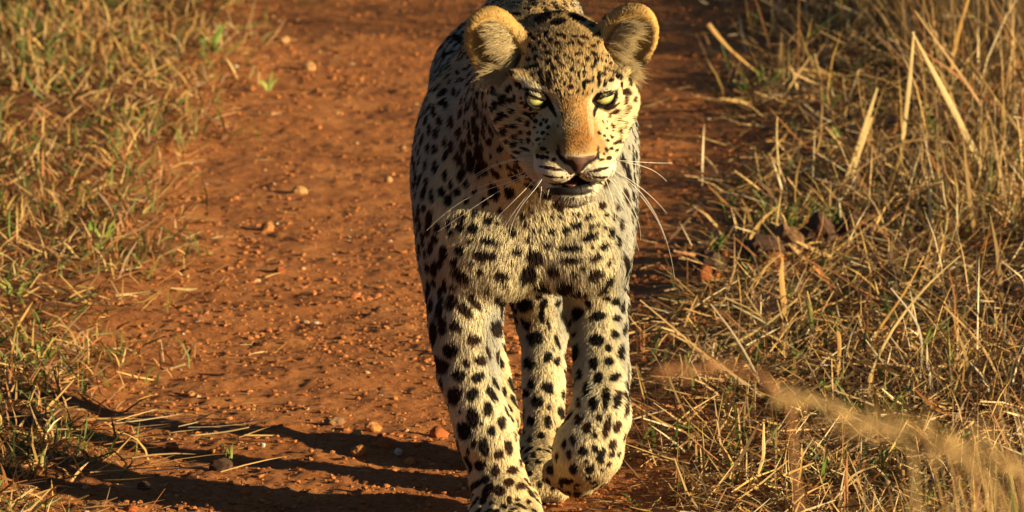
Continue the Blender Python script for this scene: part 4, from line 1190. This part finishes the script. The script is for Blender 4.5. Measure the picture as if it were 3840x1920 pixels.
stalk([(2400, 1125), (2520, 1225), (2640, 1330), (2760, 1440)], [5, 7, 7, 6], BSTRAW, 'thin reddish twig running down right beside the lifted leg', seed=17)
stalk([(2990, 1120), (2900, 1200), (2790, 1270), (2690, 1320)], [5, 9, 9, 6], PSTRAW, 'straw lying up to the right below the dung clods', seed=18)
stalk([(2665, 1140), (2745, 1240), (2800, 1330), (2870, 1470)], [5, 7, 8, 6], (.36, .27, .18), 'grey-brown stem slanting down from the dung clods', seed=19)
stalk([(3290, 1745), (3200, 1775), (3160, 1830), (3150, 1900)], [5, 8, 9, 8], PSTRAW, 'pale arched blade near the bottom right', seed=20)
stalk([(2865, 1590), (2862, 1660), (2868, 1720), (2815, 1840)], [6, 14, 10, 8], PSTRAW, 'flat pale leaf bent at a knee in the lower litter', seed=21)
stalk([(2935, 965), (2928, 1040), (2940, 1120), (2945, 1210)], [6, 20, 22, 14], OSTRAW, 'wide orange leaf sheath standing just below the dung clods', seed=22)
GST = 'single straws lying on the track'
for i, (px, w_, lab) in enumerate([
 ([(640, 1597), (600, 1603), (540, 1615), (480, 1640)], [3, 6, 6, 4], 'pale straw lying just above the leg shadows near the left grass'),
 ([(935, 1602), (860, 1618), (780, 1628), (700, 1634)], [3, 5, 5, 4], 'long thin straw lying level in the middle left of the track'),
 ([(698, 1362), (680, 1370), (660, 1376), (642, 1383)], [3, 7, 7, 4], 'short bright straw chip alone on the track'),
 ([(740, 1082), (715, 1087), (690, 1085), (640, 1080)], [5, 10, 7, 4], 'pale curled straw at the left edge of the track'),
 ([(455, 1305), (440, 1307), (425, 1307), (415, 1309)], [3, 7, 7, 4], 'tiny pale straw chip among the left litter')]):
    stalk(px, w_, PSTRAW, lab, group=GST, name='straw', cat='straw', seed=40 + i)
def lawn_tuft(px, py, hpx, n, c, label, wid=7, spread=.8, group='green grass tufts', name='grass_tuft', cat='grass tuft', seed=0):
    q = np.random.default_rng(seed); b_ = ground_at(px, py, .012); k = np.linalg.norm(b_ - CAM) / FPX
    root = empty(name, b_); tag(root, label, cat, group)
    for i in range(n):
        L = hpx * k * q.uniform(.6, 1.1); a = q.uniform(-1, 1) * spread; dy = q.uniform(-.4, .4)
        P = [np.array([math.sin(a * t) * L * t, dy * L * t * .5, L * t * (1 - .25 * t * abs(a))]) for t in (0, .35, .7, 1.0)]
        o0 = np.array([q.normal(0, .004), q.normal(0, .004), -.004])
        V, F = strip([p + o0 for p in P], [wid * k * .7, wid * k, wid * k * .8, wid * k * .1], n=7)
        mesh_obj('leaf', V, F, m_blade, root, smooth=False, colors=leafcol(V, np.array(c) * q.uniform(.7, 1.25), seed + i))
    return root
GRN = (.14, .22, .035); YGRN = (.26, .30, .06)
for i, a_ in enumerate([
 (2690, 940, 100, 4, GRN, 'dark green blades rising just left of the dung clods', 10),
 (2675, 1010, 90, 3, YGRN, 'bright green upright blades in front of the leftmost dung clod', 9),
 (2880, 1030, 80, 3, YGRN, 'yellow-green forked leaf over the middle dung clod', 12),
 (2525, 1195, 60, 4, YGRN, 'small bright sprout alone beside the lifted leg', 8),
 (2740, 760, 60, 3, GRN, 'faint green sprout at the right edge of the far track', 8),
 (3110, 410, 90, 4, GRN, 'green blades in the upper middle of the right grass', 10),
 (2870, 340, 110, 4, GRN, 'green blades beside the stalk with the seedy tip', 11),
 (3130, 560, 110, 5, YGRN, 'light green tuft below the wavy stem', 10),
 (3440, 1360, 190, 5, GRN, 'long dark green blades leaning right in the lower right grass', 12),
 (2890, 1690, 130, 5, GRN, 'dark green leaves near the bottom, below the bent pale leaf', 16),
 (2730, 1720, 100, 4, GRN, 'small green tuft at the bottom left of the right grass', 9),
 (3560, 1420, 120, 4, YGRN, 'pale green blades near the brown kinked stem', 10),
 (160, 1360, 110, 6, YGRN, 'yellow-green tuft in the lower left grass', 14),
 (60, 1120, 90, 5, YGRN, 'bright tuft by the left border of the picture', 14),
 (130, 1745, 70, 5, YGRN, 'small lit green tuft inside the shadow at bottom left', 10),
 (860, 1705, 60, 5, YGRN, 'thin grass seedling sprouting from the shadow edge on the track', 6),
 (385, 900, 90, 6, YGRN, 'blurred green tuft in the middle of the left grass', 14),
 (800, 200, 130, 6, GRN, 'dark green tuft at the far left edge of the track', 16),
 (1010, 330, 70, 5, YGRN, 'blurred small tuft reaching out onto the far track', 11)]):
    lawn_tuft(*a_[:6], wid=a_[6], seed=200 + i)
# a broad-leaved weed in the grass
def weed(px, py, label, n, spx, seed):
    q = np.random.default_rng(seed); b_ = ground_at(px, py, .012); k = np.linalg.norm(b_ - CAM) / FPX
    root = empty('broadleaf_weed', b_); tag(root, label, 'weed', 'broad-leaved weeds')
    V, F = tube([np.zeros(3), (.002, 0, spx * k * .6), (.004, 0, spx * k * 1.1), (.002, 0, spx * k * 1.5)], .0012, .0007, 5, 8)
    mesh_obj('stem', V, F, m_blade, root, colors=leafcol(V, GRN, seed))
    for i in range(n):
        a = q.uniform(-1.3, 1.3) if i else 0; z0 = spx * k * q.uniform(.3, 1.4); L = spx * k * q.uniform(.7, 1.1)
        P = [np.array([math.sin(a) * L * t, q.uniform(-.1, .1) * L * t, z0 + math.cos(a) * L * t * .8]) for t in (0, .4, .8, 1)]
        V, F = strip(P, [L * .1, L * .55, L * .5, L * .05], fold=.12, n=8)
        mesh_obj('leaf', V, F, m_blade, root, smooth=False, colors=leafcol(V, np.array(GRN) * q.uniform(.8, 1.4), seed + i))
weed(3530, 640, 'rounded dark green leaves on a stem right of the long pale leaf', 4, 40, 301)
weed(3150, 545, 'two round pale green leaves low in the middle grass', 3, 34, 302)
weed(3080, 1500, 'broad green leaf flat among lower right straw', 3, 60, 303)
weed(345, 885, 'small broad green leaves in the left grass', 4, 36, 304)

# feathery seed heads of tall grass standing nearer to the camera (out of focus)
def seedhead(pix, Y, label, wpx, n, c, seed):
    q = np.random.default_rng(seed)
    P = np.array([at(px, py, Y) for px, py in pix]); k = (Y + 11) / FPX
    u = np.linspace(0, 1, len(P)); t = np.linspace(0, 1, 24)
    Q = np.stack([np.interp(t, u, P[:, i]) for i in range(3)], 1)
    for _ in range(3): Q[1:-1] = (Q[:-2] + 2 * Q[1:-1] + Q[2:]) / 4
    base = Q[-1].copy(); foot = np.array([base[0] + .10, base[1] + .02, 0.0])
    root = empty('grass_seedhead', foot); tag(root, label, 'seed head', 'feathery grass seed heads near the camera')
    sp = np.concatenate([Q, base + (foot - base) * np.linspace(.1, 1, 8)[:, None]])
    T = norm(np.gradient(sp, axis=0)); a = norm(np.cross(T, [0, 1, .1])); b2 = np.cross(T, a)
    V = []; F = []
    for i in range(len(sp)):
        for j in range(4):
            an = math.pi * j / 2; V.append(sp[i] + (a[i] * math.cos(an) + b2[i] * math.sin(an)) * (.0004 + .0008 * i / len(sp)))
    for i in range(len(sp) - 1):
        for j in range(4): F.append((i * 4 + j, i * 4 + (j + 1) % 4, (i + 1) * 4 + (j + 1) % 4, (i + 1) * 4 + j))
    mesh_obj('stem', np.array(V) - foot, np.array(F), m_blade, root, colors=np.tile(np.array(c), (len(V), 1)))
    ts = q.random(n); i0 = np.clip((ts * 23).astype(int), 0, 22); f = (ts * 23 - i0)[:, None]
    b_ = Q[i0] * (1 - f) + Q[i0 + 1] * f
    env = np.sin(np.pi * np.clip(ts * .9 + .08, 0, 1)) ** .6
    L = wpx * k * env * q.uniform(.4, 1.0, n)
    dr = norm(q.normal(0, 1, (n, 3)) * .8 - T[i0] * .9)
    el = np.arcsin(dr[:, 2]); az = np.arctan2(dr[:, 1], dr[:, 0])
    V, F, cc = blades(b_, az, el, L, q.uniform(.0008, .0020, n), q.normal(.2, .2, n), np.array(c) * q.uniform(.7, 1.2, (n, 1)), 2, profile=[.5, 1, .6])
    o = mesh_obj('spikelet', V - foot, F, m_blade, root, smooth=False, colors=cc); o['kind'] = 'stuff'
    return root
RB = (.46, .22, .09); GB = (.58, .38, .16)
seedhead([(2440, 1425), (2560, 1380), (2720, 1370), (2860, 1420), (2960, 1500)], -5.2, 'blurred reddish seed head arching level beside the lifted leg', 105, 120, RB, 1)
seedhead([(2900, 1480), (3020, 1490), (3160, 1540), (3300, 1600), (3420, 1690)], -5.5, 'blurred tan seed head continuing the arch down to the right', 110, 120, GB, 2)
seedhead([(3150, 1620), (3330, 1590), (3500, 1650), (3640, 1740), (3760, 1880)], -5.7, 'blurred golden seed head above the bottom right corner', 120, 130, GB, 3)
seedhead([(3480, 1700), (3600, 1660), (3740, 1700), (3850, 1790), (3900, 1900)], -5.4, 'blurred golden seed head at the right border, lowest of the four', 120, 120, GB, 4)
# the near grass they grow from
rg = np.random.default_rng(5)
n = 5200
x = rg.uniform(.24, .75, n) + .0; y = rg.uniform(-3.2, -1.2, n)
keep = rg.random(n) < sm0(x, .30, .55)
x, y = x[keep], y[keep]; n = len(x)
hline = (-y) * .196                                 # the lowest sight line passes this high above the ground here
Lg = hline + rg.uniform(-.10, .20, n) * sm0(x, .25, .75) ; ok = Lg > .06
x, y, Lg = x[ok], y[ok], Lg[ok]; n = len(x)
B = blades(np.stack([x, y, 0 * x], 1), rg.uniform(0, 6.28, n), rg.normal(1.42, .07, n), Lg, rg.uniform(.0016, .0036, n), rg.normal(.10, .12, n), pickcol(n, [3, 4, 1, .8, 2, 1]), 4)
o = mesh_obj('near_grass', *B[:2], m_blade, smooth=False, colors=B[2]); tag(o, kind='stuff')
# tall tussock outside the frame on the right, whose long shadow crosses the far track
def tussock(c, h, n, r, seed):
    q = np.random.default_rng(seed)
    b_ = np.stack([c[0] + q.normal(0, r, n), c[1] + q.normal(0, r, n), np.zeros(n)], 1)
    L = h * q.uniform(.6, 1.0, n)
    V, F, cc = blades(b_ * 1.0, q.uniform(0, 6.28, n), q.normal(1.35, .12, n), L, q.uniform(.006, .012, n), q.normal(.35, .2, n), pickcol(n, [4, 3, 2, 2, 1, 0]), 4)
    o = mesh_obj('grass_tussock', V - np.array([c[0], c[1], 0]), F, m_blade, smooth=False, colors=cc); o.location = (c[0], c[1], 0)
    tag(o, kind='stuff'); return o
tussock((2.6, 3.05, 0), 1.0, 260, .05, 1)
tussock((3.0, 3.55, 0), 1.2, 300, .06, 2)
